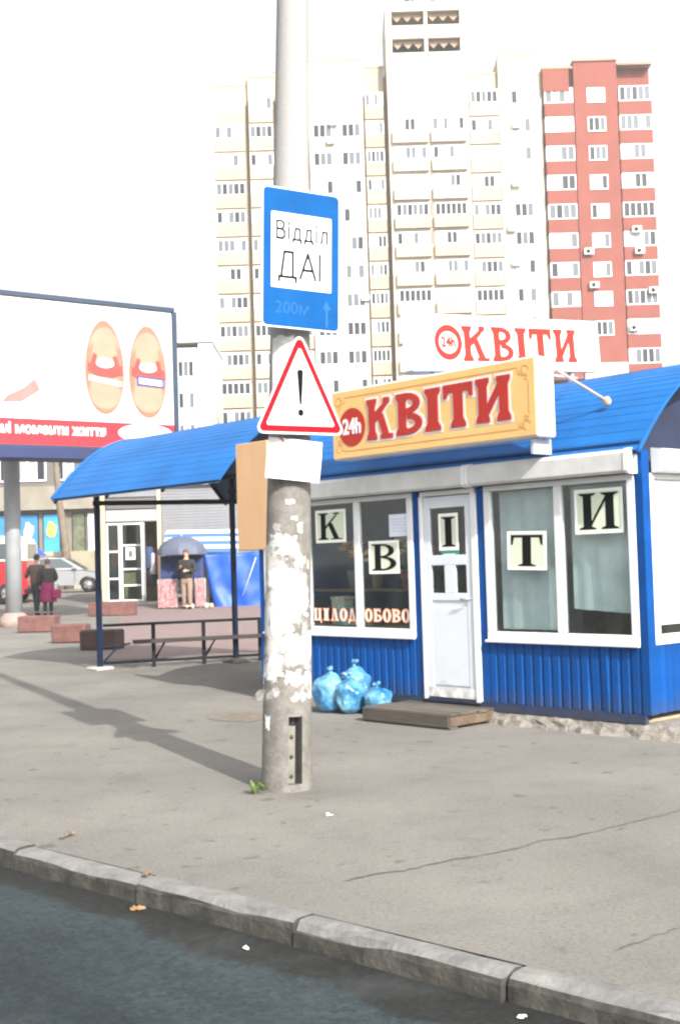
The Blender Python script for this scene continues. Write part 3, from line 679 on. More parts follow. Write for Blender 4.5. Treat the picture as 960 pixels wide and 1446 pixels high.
# second sign across the roof
rs = empty('roof_sign', Vector(KLOC)+Matrix.Rotation(KRZ2, 3, 'Z')@Vector((-3.08, .55, 3.33))*KS, 0, KS)
rs.rotation_euler = (Matrix.Rotation(KRZ2+R(90), 3, 'Z')@Matrix.Rotation(R(-4.5), 3, 'Y')).to_euler()
tag(rs, 'white КВІТИ sign with red letters standing across the roof behind the yellow sign', 'sign')
# local x runs along the sign (away from the street), faces -y
MB().box(0, 3.25, 0, .14, .02, .63, 0, .012).build('sign_box', mat('white_sign_face', (.82,.80,.78), .5, .03, 3), rs)
M_RED2 = mat('sign_red_faded', (.36,.018,.010), .5, .1, 6)
lx = .78
for i, (ch, w) in enumerate(zip('КВІТИ', [.44, .36, .20, .40, .42])):
    letter('letter', ch, M_RED2, rs, lx, .13, .385, w, -.001, .006, 0, dict(s=.27, h=.14, q=.09, k=.10)); lx += w+.045
rg = MB()
for p in arcstrip(.56, .33, .215, .19, .15, .12, 0, 360, 24): rg.prism(p, 'y', -.007, -.001)
rg.build('round_badge', M_RED2, rs)
text('badge_text', '24h', .15, M_RED2, rs, (.56, -.004, .33), FRONT, .002, 1.0, off=.006)
for x in (.35, 1.6): MB().box(x, x+.05, .04, .09, -.42, .019).build('leg', M_STRUT, rs)
MB().box(2.7, 2.75, .04, .09, -.95, .019).build('leg', M_STRUT, rs)

# tan board hung at the corner between kiosk and shelter
ob = tag(kempty('tan_board'), 'plain tan board hanging beside the pole at the kiosk corner', 'board')
MB().box(-5.18, -4.62, -.20, -.13, 1.555, 2.745, 0, .006).build('panel', mat('tan_plywood', (.50,.31,.17), .7, .10, 3, .15, 20, stretch=(1,1,.3)), ob)
for z in (1.75, 2.15): MB().box(-5.0, -4.9, -.128, .02, z, z+.03).build('bracket', M_STRUT, ob)

# ------------------------------------------------------------------ bus shelter
SLOC = (2.4586, 10.0731, 0)
shel = empty('bus_shelter', SLOC, KRZ2)
tag(shel, 'bus shelter with vaulted blue roof on slim dark posts', 'shelter')
vr, vp = vault(shel, -9.55, -5.62, 1.36, 1.47, 2.385, .90, 34, M_NAVY, mat('shelter_underside', (.03,.06,.12), .6))
for P in ((-9.18, .39), (-8.44, 2.18)):
    MB().box(P[0]-.030, P[0]+.030, P[1]-.030, P[1]+.030, .0, 2.42+.25*(P[1] > 1)).build('post', mat('shelter_post', (.002,.010,.032), .6, .4, 5, spec=.2), shel)
v = Vector((-8.44+9.18, 2.18-.39, 0)); L = v.length; ang = math.atan2(v.y, v.x)
MB().box(-.05, L+.3, -.03, .03, 2.28, 2.345).build('beam', M_DARK, shel, (-9.18, .39, 0), (0, 0, ang))
for yb in (.39, 2.18): MB().box(-9.2+.7*(yb > 1), -5.75, yb-.025, yb+.025, 2.44, 2.49).build('beam', M_DARK, shel)
for x in (-9.45, -8.1, -6.8, -5.75):
    MB().tube([(x, a, b-.06) for a, b in vp], .022, 6).build('arch_rib', M_DARK, shel)
MB().tube([(-9.54, a, b+.004) for a, b in vp], .018, 6).build('end_trim', M_BLUER, vr)
MB().box(-.16, .16, -.14, .14, -.01, .045, 0, .02).build('footing', M_CONC, shel, (-9.18, .39, 0))
MB().box(-.15, .15, -.15, .15, -.01, .06, 0, .02).build('footing', mat('dark_concrete', (.12,.11,.10), .9, .3, 8), shel, (-8.44, 2.18, 0))
# bench rail under the shelter
bn = empty('bench_rail', Vector(SLOC)+Matrix.Rotation(KRZ2, 3, 'Z')@Vector((-9.18, .39, 0)), KRZ2+ang)
tag(bn, 'dark steel bench with back rail and plank seat at the shelter end', 'bench')
BL = 2.75; M_PLK = mat('bench_plank', (.03,.025,.024), .75, .4, 8, .3, 30, stretch=(.2,1,1))
MB().tube([(.05,0,.61),(BL,0,.61)], .02, 8).build('back_rail', M_DARK, bn)
MB().tube([(.05,0,.09),(BL,0,.09)], .018, 8).build('lower_rail', M_DARK, bn)
MB().box(.45, BL, -.215, -.125, .345, .395, 0, .006).build('seat_plank', M_PLK, bn)
MB().box(.45, BL, -.112, -.022, .345, .395, 0, .006).build('seat_plank', M_PLK, bn)
for x in (.75, 1.47, 2.3):
    MB().box(x-.025, x+.025, -.018, .018, .0, .60).build('post', M_DARK, bn)
    MB().tube([(x+.03,0,.12),(x+.12,-.17,.35)], .012, 6).build('seat_bracket', M_DARK, bn)
    MB().tube([(x+.03,0,.14),(x+.17,0,.35)], .012, 6).build('seat_bracket', M_DARK, bn)
MB().tube([(.05,0,.10),(.22,0,.28)], .014, 6).build('seat_bracket', MATS['shelter_post'], bn)
MB().tube([(.05,0,.29),(.42,-.05,.35)], .014, 6).build('seat_bracket', MATS['shelter_post'], bn)

# ------------------------------------------------------------------ concrete pole with signs
def m_pole():
    m = bpy.data.materials.new('pole_concrete'); m.use_nodes = True; nt = m.node_tree; b = nt.nodes['Principled BSDF']; b.inputs['Roughness'].default_value = .9
    tc = nt.nodes.new('ShaderNodeTexCoord'); ob_ = tc.outputs['Object']
    def nz(sc, det, ro=.6, d=0):
        n = nt.nodes.new('ShaderNodeTexNoise'); n.inputs['Scale'].default_value = sc; n.inputs['Detail'].default_value = det; n.inputs['Roughness'].default_value = ro; n.inputs['Distortion'].default_value = d
        nt.links.new(ob_, n.inputs['Vector']); return n
    base = nt.nodes.new('ShaderNodeValToRGB'); e = base.color_ramp.elements; e[0].position = .3; e[1].position = .72
    e[0].color = (.085,.077,.068,1); e[1].color = (.215,.202,.186,1); nt.links.new(nz(11, 10, .75).outputs[0], base.inputs[0])
    # remains of pasted paper and whitewash between knee and head height
    sx = nt.nodes.new('ShaderNodeSeparateXYZ'); nt.links.new(ob_, sx.inputs[0])
    band = nt.nodes.new('ShaderNodeValToRGB'); el = band.color_ramp.elements
    for p in (0,0,0,0): el.new(.5)
    for q, (p, c) in zip(el, ((.11,0),(.15,.215),(.28,.24),(.38,.20),(.46,.06),(.52,0))): q.position = p; q.color = (c,c,c,1)
    dv = nt.nodes.new('ShaderNodeMath'); dv.operation = 'DIVIDE'; dv.inputs[1].default_value = 4.0; nt.links.new(sx.outputs[2], dv.inputs[0]); nt.links.new(dv.outputs[0], band.inputs[0])
    mpp = nt.nodes.new('ShaderNodeMapping'); mpp.inputs['Scale'].default_value = (1,1,.8); nt.links.new(ob_, mpp.inputs[0])
    pn = nz(7.5, 14, .84, .3); nt.links.new(mpp.outputs[0], pn.inputs['Vector'])
    lo = nz(4.2, 3, .5, .4); m1 = nt.nodes.new('ShaderNodeMath'); m1.operation = 'MULTIPLY'; m1.inputs[1].default_value = .52; nt.links.new(lo.outputs[0], m1.inputs[0])
    m2_ = nt.nodes.new('ShaderNodeMath'); m2_.operation = 'MULTIPLY_ADD'; m2_.inputs[1].default_value = .48; nt.links.new(pn.outputs[0], m2_.inputs[0]); nt.links.new(m1.outputs[0], m2_.inputs[2])
    ad = nt.nodes.new('ShaderNodeMath'); ad.operation = 'ADD'; nt.links.new(m2_.outputs[0], ad.inputs[0]); nt.links.new(band.outputs[0], ad.inputs[1])
    th = nt.nodes.new('ShaderNodeValToRGB'); e = th.color_ramp.elements; e[0].position = .700; e[1].position = .735; nt.links.new(ad.outputs[0], th.inputs[0])
    pc = nt.nodes.new('ShaderNodeValToRGB'); e = pc.color_ramp.elements; e[0].position = .35; e[1].position = .6; e[0].color = (.30,.285,.27,1); e[1].color = (.55,.54,.53,1); nt.links.new(nz(3, 4).outputs[0], pc.inputs[0])
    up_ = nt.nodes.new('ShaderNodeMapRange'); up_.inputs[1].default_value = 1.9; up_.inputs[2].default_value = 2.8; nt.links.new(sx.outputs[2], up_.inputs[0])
    cl = nt.nodes.new('ShaderNodeMixRGB'); cl.inputs[2].default_value = (.27,.265,.26,1); nt.links.new(up_.outputs[0], cl.inputs[0]); nt.links.new(base.outputs[0], cl.inputs[1])   # paler upper shaft: lens bloom washing out the concrete, put into the colour
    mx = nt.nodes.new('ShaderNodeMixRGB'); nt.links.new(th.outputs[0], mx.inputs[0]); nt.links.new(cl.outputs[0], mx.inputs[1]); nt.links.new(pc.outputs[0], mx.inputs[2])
    nt.links.new(mx.outputs[0], b.inputs['Base Color'])
    hs_ = nt.nodes.new('ShaderNodeMath'); hs_.operation = 'MULTIPLY_ADD'; hs_.inputs[1].default_value = .5; nt.links.new(th.outputs[0], hs_.inputs[0]); nt.links.new(nz(45, 5, .7).outputs[0], hs_.inputs[2])
    bp = nt.nodes.new('ShaderNodeBump'); bp.inputs['Strength'].default_value = .6; bp.inputs['Distance'].default_value = .006; nt.links.new(hs_.outputs[0], bp.inputs['Height']); nt.links.new(bp.outputs[0], b.inputs['Normal'])
    return m
LEAN = Matrix.Rotation(math.atan(.036), 3, 'Y').to_euler()
PB = (-.383, 7.74, 0)
pole = empty('concrete_pole', PB, rot=LEAN)
tag(pole, 'leaning concrete utility pole with peeling white paper and an open cable hatch', 'pole')
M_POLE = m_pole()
# shaft: 32-sided, a recessed hatch on the side that faces the street
NS = 32; vs = []; fs = []
hz = [0, .05, .46, .60, 1.0, 1.5, 2.0, 2.6, 3.2, 4.0, 5.0, 6.5, 8.0, 9.5]
rad = lambda z: .158-.0115*z
hatch_js = []
A0 = R(-90)
for i, z in enumerate(hz):
    for j in range(NS):
        a = A0+2*math.pi*(j+.5)/NS; r = rad(max(z, .0))
        vs.append((r*math.cos(a), r*math.sin(a), z-.01*(i == 0)))
for i in range(len(hz)-1):
    for j in range(NS):
        if i == 1 and j in (0, 1, 2): continue     # hatch opening
        fs.append((i*NS+j, i*NS+(j+1) % NS, (i+1)*NS+(j+1) % NS, (i+1)*NS+j))
fs.append(tuple((len(hz)-1)*NS+j for j in range(NS)))
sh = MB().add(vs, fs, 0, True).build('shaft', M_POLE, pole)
# hatch recess walls
def pv_(j, z, dr=0.0):
    a = A0+2*math.pi*(j+.5)/NS; r = rad(z)-dr; return (r*math.cos(a), r*math.sin(a), z)
hv = []; hf = []
loop = [(0,.05),(1,.05),(2,.05),(3,.05),(3,.46),(2,.46),(1,.46),(0,.46)]
for j, z in loop: hv.append(pv_(j, z))
for j, z in loop: hv.append(pv_(j, z, .075))
for i in range(8): hf.append((i, (i+1) % 8, (i+1) % 8+8, i+8))
hf.append((8,9,10,11,12,13,14,15))
MB().add(hv, hf).build('hatch_recess', mat('hatch_dark', (.05,.045,.04), .9, .3, 12), pole, fix=False)
# cover strip with bolts standing half over the hatch, and cable
a1 = A0+2*math.pi*1.15/NS
hc = MB().box(-.022, .022, -.004, .004, .055, .405).build('hatch_cover', mat('hatch_metal', (.15,.14,.12), .7, .3, 12), pole, (math.cos(a1)*.146, math.sin(a1)*.146, 0), (0, 0, a1+R(90)))
for z in (.10, .22, .34): MB().lathe([(.012,-.012),(.012,-.004)], 8, (.0,0,z), 'y').build('bolt', mat('hatch_dark', (.05,.045,.04)), hc)
a2 = A0+2*math.pi*2.6/NS
MB().tube([(math.cos(a2)*.12, math.sin(a2)*.12, .02+.04*i)for i in range(0,3)]+[(math.cos(a2-.05*i)*.125, math.sin(a2-.05*i)*.125, .14+.05*i) for i in range(6)], .009, 6).build('cable', mat('black_cable', (.012,.012,.012), .5), pole)
MB().tube([(math.cos(a1+.03*i)*(.135+.012*math.sin(i*1.2)), math.sin(a1+.03*i)*(.135+.012*math.sin(i*1.2)), .43-.015*abs(i-2)) for i in range(-1, 5)], .008, 6).build('cable', MATS['black_cable'], pole)
# pasted paper scraps
rng = random.Random(11)
M_SCR = [mat('scrap_white', (.58,.58,.57), .85, .22, 9, .2, 25), mat('scrap_grey', (.30,.29,.28), .85, .12, 9, .2, 25), mat('scrap_cream', (.48,.42,.33), .85, .1, 9)]
def scrap(aj, z, w, hgt, mi, parent=pole, name='paper_scrap', off=.003, ragged=.25):
    n, k = 6, 5; vs = []; fs = []
    for b_ in range(k+1):
        for a_ in range(n+1):
            u, v2 = a_/n-.5, b_/k-.5
            if a_ in (0, n): u += rng.uniform(-.12, .12)*ragged*2
            if b_ in (0, k): v2 += rng.uniform(-.15, .15)*ragged*2
            zz = z+v2*hgt; r = rad(zz)+off+rng.uniform(0, .0015); an = A0+aj+u*w/rad(zz)
            vs.append((r*math.cos(an), r*math.sin(an), zz))
    for b_ in range(k):
        for a_ in range(n): fs.append((b_*(n+1)+a_, b_*(n+1)+a_+1, (b_+1)*(n+1)+a_+1, (b_+1)*(n+1)+a_))
    return MB().add(vs, fs, 0, True).build(name, M_SCR[mi], parent)
for (aj, z, w, hgt, mi) in ((.0,1.52,.10,.16,0),(-.75,1.30,.09,.2,0),(.35,1.22,.12,.22,0),(-.1,1.02,.17,.20,0),(.75,1.42,.06,.09,2),(-.65,.72,.12,.18,0),(.25,.70,.16,.17,0),(.95,.78,.07,.14,0),(-.85,.42,.07,.15,0),(.1,1.78,.10,.07,1),(-.5,1.62,.08,.09,1),(.8,1.0,.06,.16,1),(-.6,1.02,.07,.22,0),(.55,1.62,.07,.12,1),(-.2,.86,.08,.07,1),(.5,1.40,.09,.08,0)):
    scrap(aj, z, w*.6, hgt*.5, mi, ragged=.6)
for _ in range(26): scrap(rng.uniform(-1.3, 1.3), rng.gauss(1.05, .32), rng.uniform(.015, .05), rng.uniform(.02, .06), rng.choice((0,0,1,2)), ragged=.7)
scrap(-.35, 2.62, .15, .38, 0, ragged=.1)

# signs on the pole (own Empties that lean with it)
def pole_frame(name, z, yaw, dx=0.0, dy=-.19, roll=0.0):
    Mx = Matrix.Rotation(math.atan(.036), 4, 'Y')
    P = Vector(PB)+(Mx@Vector((dx, dy, z)))
    e = empty(name, P); e.rotation_euler = (Mx.to_3x3()@Matrix.Rotation(yaw, 3, 'Z')@Matrix.Rotation(roll, 3, 'Y')).to_euler(); return e
def rrect(w, hgt, r, n=5):
    out = []
    for cx, cz, a in ((w/2-r, hgt/2-r, 0), (-w/2+r, hgt/2-r, 90), (-w/2+r, -hgt/2+r, 180), (w/2-r, -hgt/2+r, 270)):
        for i in range(n+1): out.append((cx+r*math.cos(R(a+90*i/n)), cz+r*math.sin(R(a+90*i/n))))
    return out
YAW = R(28)
M_SB = mat('road_sign_blue', (.0008,.066,.225), .6, .14, 4, spec=.1)
bs = pole_frame('blue_road_sign', 3.27, YAW, .075, -.205, R(-.2))
tag(bs, 'blue road sign with white panel reading Відділ ДАІ on the pole', 'road sign')
BW, BH = .535, .865
MB().prism(rrect(BW, BH, .035), 'y', 0, .003).build('border', M_WHITE, bs)
MB().prism(rrect(BW-.018, BH-.018, .028), 'y', -.0015, -.0002).build('plate', M_SB, bs)
MB().prism(rrect(.41, .465, .006), 'y', -.003, -.0017).build('white_panel', mat('sign_white', (.80,.80,.79), .4, .04, 5), bs, (0, 0, .045))
M_TX = mat('sign_text_grey', (.012,.013,.015), .8, spec=.05); M_FADE = mat('faded_print', (.018,.105,.27), .6, spec=.1)
sans_word('lettering', 'Відділ', M_TX, bs, .005, .118, .105, .345, -.0032, .0125, .26)
sans_word('lettering', 'ДАІ', M_TX, bs, -.01, -.118, .155, .285, -.0032, .016, .22)
text('lettering', '200м', .105, M_FADE, bs, (-.06, -.0022, -.31), FRONT, .0006, 1.0)
ar = MB(); ar.prism([(-.008,-.09),(.008,-.09),(.008,.02),(-.008,.02)], 'y', -.0024, -.0016); ar.prism([(-.03,.02),(.03,.02),(0,.075)], 'y', -.0024, -.0016)
ar.build('arrow', M_FADE, bs, (.175, 0, -.315))
MB().box(-.05, .05, .004, .07, -.30, -.26).build('clamp', M_STRUT, bs); MB().box(-.05, .05, .004, .07, .26, .30).build('clamp', M_STRUT, bs)
ts = pole_frame('warning_sign', 2.405, YAW, .075, -.215, R(-1.5))
tag(ts, 'red bordered white triangle warning sign with black exclamation mark on the pole', 'road sign')
def rtri(w, hgt, r, n=5):
    # triangle with rounded corners, centroid base at -hgt/3
    A, B, D = Vector((0, hgt*2/3)), Vector((-w/2, -hgt/3)), Vector((w/2, -hgt/3)); P = [A, B, D]; out = []
    for i in range(3):
        p, a, b_ = P[i], P[i-1], P[(i+1) % 3]
        u, v2 = (a-p).normalized(), (b_-p).normalized(); half = u.angle(v2)/2
        c_ = p+(u+v2).normalized()*(r/math.sin(half)); t1 = p+u*(r/math.tan(half)); t2 = p+v2*(r/math.tan(half))
        a1_ = math.atan2((t1-c_).y, (t1-c_).x); a2_ = math.atan2((t2-c_).y, (t2-c_).x)
        while a2_ < a1_: a2_ += 2*math.pi
        if a2_-a1_ > math.pi: a2_ -= 2*math.pi
        for k in range(n+1):
            w_ = a1_+(a2_-a1_)*k/n; out.append((c_.x+r*math.cos(w_), c_.y+r*math.sin(w_)))
    return out
TW, TH = .62, .645
MB().prism(rtri(TW, TH, .035), 'y', 0, .003).build('plate', mat('sign_white', (.8,.8,.79)), ts)
MB().prism(rtri(TW-.035, TH-.036, .028), 'y', -.0015, -.0002).build('red_border', mat('traffic_red', (.31,.003,.010), .6, .08, 5, spec=.1), ts)
MB().prism(rtri(TW-.150, TH-.155, .012), 'y', -.003, -.0017).build('white_field', mat('sign_white', (.8,.8,.79)), ts)
ex = MB(); ex.prism([(-.022,.17),(-.012,.182),(.012,.182),(.022,.17),(.008,-.035),(-.008,-.035)], 'y', -.0042, -.0032)
ex.prism([(.021*math.cos(i*.5236), -.083+.023*math.sin(i*.5236)) for i in range(12)], 'y', -.0042, -.0032)
ex.build('exclamation_mark', M_BLACK, ts)
MB().box(-.05, .05, .004, .075, -.12, -.085).build('clamp', M_STRUT, ts)
pn = pole_frame('paper_notice', 2.035, R(14), .04, -.185, R(4.5))
tag(pn, 'blank white paper notice taped to the pole below the triangle sign', 'notice')
n = 8; vs = []; fs = []
for b_ in range(n+1):
    for a_ in range(n+1):
        u, v2 = a_/n-.5, b_/n-.5; vs.append((u*.34, .012*u*u*4-.006*math.sin(v2*5+u*4), v2*.25))
for b_ in range(n):
    for a_ in range(n): fs.append((b_*(n+1)+a_, b_*(n+1)+a_+1, (b_+1)*(n+1)+a_+1, (b_+1)*(n+1)+a_))
MB().add(vs, fs, 0, True).build('sheet', M_PAPER, pn)
MB().prism([(-.11,.125),(-.105,.135),(-.07,.105),(-.075,.10)], 'y', -.012, -.0085).build('scribble', mat('maroon_ink', (.25,.02,.05), .6), pn)
MB().prism([(-.07,.10),(-.065,.105),(-.045,.13),(-.05,.13)], 'y', -.012, -.0085).build('scribble', MATS['maroon_ink'], pn)

# ------------------------------------------------------------------ pallet step, bags, litter
def kg(x, y, z=0.0):                 # point in the kiosk's plan (metres from its corner), on the pavement
    return Vector((KLOC[0], KLOC[1], z))+Matrix.Rotation(KRZ2, 3, 'Z')@Vector((x, y, 0))
pa = empty('wooden_pallet', kg(-2.53, -.60), KRZ2+R(1.0)); tag(pa, 'weathered wooden pallet used as a step below the kiosk door', 'pallet')
M_WOOD = mat('weathered_wood', (.072,.062,.050), .85, .4, 7, .5, 30, stretch=(.15,1,1), rnd=.25)
M_WOOD2 = mat('weathered_wood_side', (.11,.075,.05), .85, .4, 7, .5, 30)
rng = random.Random(5)
for i in range(5):
    y0 = .002+i*.116; MB().box(rng.uniform(-.008, .008), 1.02+rng.uniform(-.01, .01), y0, y0+.108, .105, .127, 0, .004).build('plank', M_WOOD, pa, (0, 0, rng.uniform(-.003, .003)))
for x in (.0, .48, .93): MB().box(x+.003, x+.083, .01, .565, .024, .104, 0, .003).build('stringer', M_WOOD2, pa)
MB().box(.005, 1.015, -.018, .0, .018, .122, 0, .004).build('front_board', M_WOOD, pa)
for y in (.0, .48): MB().box(.0, 1.02, y, y+.09, .001, .022, 0, .003).build('bottom_board', M_WOOD, pa)
# blue rubbish bags
def m_bag():
    m = bpy.data.materials.new('blue_film'); m.use_nodes = True; nt = m.node_tree; b = nt.nodes['Principled BSDF']
    b.inputs['Roughness'].default_value = .22; b.inputs['Coat Weight'].default_value = .5; b.inputs['Coat Roughness'].default_value = .15
    tc = nt.nodes.new('ShaderNodeTexCoord'); n = nt.nodes.new('ShaderNodeTexNoise'); n.inputs['Scale'].default_value = 6; n.inputs['Detail'].default_value = 5
    nt.links.new(tc.outputs['Object'], n.inputs['Vector']); rp = nt.nodes.new('ShaderNodeValToRGB'); e = rp.color_ramp.elements
    e[0].position = .35; e[1].position = .68; e[0].color = (.012,.12,.28,1); e[1].color = (.16,.38,.50,1)
    nt.links.new(n.outputs[0], rp.inputs[0]); nt.links.new(rp.outputs[0], b.inputs['Base Color'])
    w = nt.nodes.new('ShaderNodeTexNoise'); w.inputs['Scale'].default_value = 16; w.inputs['Detail'].default_value = 3; w.inputs['Distortion'].default_value = 1.5
    nt.links.new(tc.outputs['Object'], w.inputs['Vector']); bp = nt.nodes.new('ShaderNodeBump'); bp.inputs['Strength'].default_value = .55; bp.inputs['Distance'].default_value = .03
    nt.links.new(w.outputs[0], bp.inputs['Height']); nt.links.new(bp.outputs[0], b.inputs['Normal']); return m
M_BAG = m_bag()
def bag(P, w, hgt, seed, label, tilt=(0,0)):
    e = empty('rubbish_bag', P, rot=(tilt[0], tilt[1], seed*1.3)); bm = bmesh.new(); bmesh.ops.create_icosphere(bm, subdivisions=4, radius=1)
    for v in bm.verts:
        c = v.co.copy(); t = (c.z+1)/2
        prof = (.70+.45*math.sin(min(t*1.5, 1)*math.pi*.62))*(1 if t < .72 else max(.10, 1-(t-.72)/.28*1.0)**.75)
        nn = noise.noise(c*1.6+Vector((seed, 0, 0)))*.22+noise.noise(c*4+Vector((seed, 3, 0)))*.10
        cr = abs(noise.noise(Vector((c.x*5, c.y*5, c.z*1.2+seed))))*.10
        rr = prof*(1+nn-cr); h2 = math.hypot(c.x, c.y) or 1
        lim = min(1, h2*1.8)
        v.co = Vector((c.x/h2*lim*rr*w/2, c.y/h2*lim*rr*w/2, t*hgt*(1+nn*.3)))
        if v.co.z < .012: v.co.z = .0
    me = bpy.data.meshes.new('film'); bm.to_mesh(me); bm.free(); me.materials.append(M_BAG)
    for p in me.polygons: p.use_smooth = True
    put('film', me, e)
    k = MB(); k.tube([(0,0,hgt*.93),(.004,0,hgt*.99),(0,.01,hgt*1.04)], [.028,.014,.02], 10)
    k.tube([(0,.0,hgt*1.02),(.035,.01,hgt*1.09),(.06,.02,hgt*1.10)], [.013,.022,.004], 7); k.tube([(0,.0,hgt*1.02),(-.03,.012,hgt*1.08),(-.055,.0,hgt*1.07)], [.013,.02,.004], 7)
    k.build('knot', M_BAG, e)
    return tag(e, label, 'rubbish bag', 'blue rubbish bags beside the kiosk')
bag(kg(-3.27, -.34), .27, .38, 1, 'tall light blue rubbish bag nearest the pole', (R(4), R(-3)))
bag(kg(-3.01, -.30), .25, .34, 2, 'middle light blue rubbish bag of those leaning on the kiosk', (R(3), R(7)))
bag(kg(-2.77, -.17), .23, .27, 3, 'small light blue rubbish bag next to the wooden pallet', (R(-4), R(12)))
bag(kg(-3.13, -.12), .26, .43, 4, 'light blue rubbish bag at the back against the blue cladding', (R(3), 0))
# litter
def litter(P, w, l, col, label, seed, name='litter'):
    rng = random.Random(seed); n = 5; vs = []; fs = []
    for i in range(n+1):
        for j in range(n+1):
            u, v2 = i/n-.5, j/n-.5; vs.append((u*w*(1+rng.uniform(-.2, .2)), v2*l*(1+rng.uniform(-.2, .2)), .006+abs(rng.gauss(0, .012))*(w/.1)))
    for i in range(n):
        for j in range(n): fs.append((i*(n+1)+j, i*(n+1)+j+1, (i+1)*(n+1)+j+1, (i+1)*(n+1)+j))
    o = MB().add(vs, fs).build(name, mat('litter_%d' % seed, col, .6), None, P, (0, 0, rng.uniform(0, 3))); return tag(o, label, 'litter')
litter(kg(-3.36, -.62), .13, .05, (.60,.06,.09), 'crumpled pinkish red wrapper on the pavement before the bags', 1, 'wrapper')
litter((-.105, 6.85, -.0), .035, .02, (.75,.73,.66), 'tiny white scrap lying on the pavement in front of the pole', 2, 'paper_scrap')
litter(Vector((K0.x, K0.y, -.09))+KD*(1.42)-KN*.10, .03, .02, (.75,.72,.62), 'cream paper scrap in the gutter near the front of the kerb', 3, 'paper_scrap')
litter(Vector((K0.x, K0.y, -.09))+KD*(.18)-KN*.17, .035, .02, (.8,.8,.78), 'white bit of litter in the gutter below the pole', 4, 'paper_scrap')
litter(Vector((K0.x, K0.y, -.09))+KD*(-.60)-KN*.09, .06, .03, (.22,.13,.06), 'orange brown leaf in the gutter', 5, 'dry_leaf')
litter(Vector((K0.x, K0.y, .008))+KD*(-.74)+KN*.07, .08, .03, (.13,.095,.055), 'brown leaf litter caught on the kerb top', 6, 'dry_leaf')
litter(Vector((K0.x, K0.y, .0))+KD*(-1.75)+KN*.33, .12, .03, (.12,.10,.08), 'dry brown twig scrap by the kerb at the picture edge', 7, 'twig_scrap')
# weed at the pole base
e = empty('weed', (-.565, 7.58, 0)); rng = random.Random(2); lf = MB()
for i in range(34):
    a = rng.uniform(0, 6.28); l = rng.uniform(.03, .10); up = rng.uniform(.02, .08); w = .006
    d_ = Vector((math.cos(a), math.sin(a), 0)); s_ = Vector((-d_.y, d_.x, 0))
    lf.add([(0,0,0), tuple(d_*l*.5+s_*w+Vector((0,0,up))), tuple(d_*l+Vector((0,0,up*.7))), tuple(d_*l*.5-s_*w+Vector((0,0,up)))], [(0,1,2,3)])
lf.build('leaves', mat('weed_green', (.10,.17,.03), .7, .4, 20), e); MB().tube([(0,0,-.005),(.0,0,.03)], .006, 6).build('stem', mat('weed_green', (.16,.36,.04)), e)
tag(e, 'small bright green weed growing against the foot of the pole', 'plant')

# ------------------------------------------------------------------ billboard
bb = empty('billboard'); tag(bb, 'large billboard showing two orange slippers above a red strip', 'billboard')
# local x along the board (right end +), faces -y
BBA = math.atan2(2.7, 3.74); P0 = Vector((-7.9, 28.8, 0))-Vector((math.cos(BBA), math.sin(BBA), 0))*3.4
bb.location = P0; bb.rotation_euler = (0, 0, BBA)
BBL = 8.0; Z0, Z1 = 4.50, 7.93
MB().box(0, BBL, 0, .25, Z0-.105, Z1, 0, .02).build('panel', mat('billboard_white', (.84,.82,.81), .5, .03, 1.5), bb)
frm = MB(); t = .11
for a in ((-.05, BBL+.05, Z1, Z1+t), (-.05, BBL+.05, Z0-t-.06, Z0-.11)): frm.box(a[0], a[1], -.06, .28, a[2], a[3])
frm.box(BBL-.001+.001, BBL+t, -.06, .28, Z0, Z1); frm.box(-t, -.001, -.06, .28, Z0, Z1)
frm.build('frame', mat('billboard_frame', (.012,.03,.06), .5, .2, 3), bb)
box('red_strip', mat('strip_red', (.44,.008,.02), .5, .05, 2), bb, .01, BBL-.01, -.012, -.002, Z0-.10, Z0+.52)
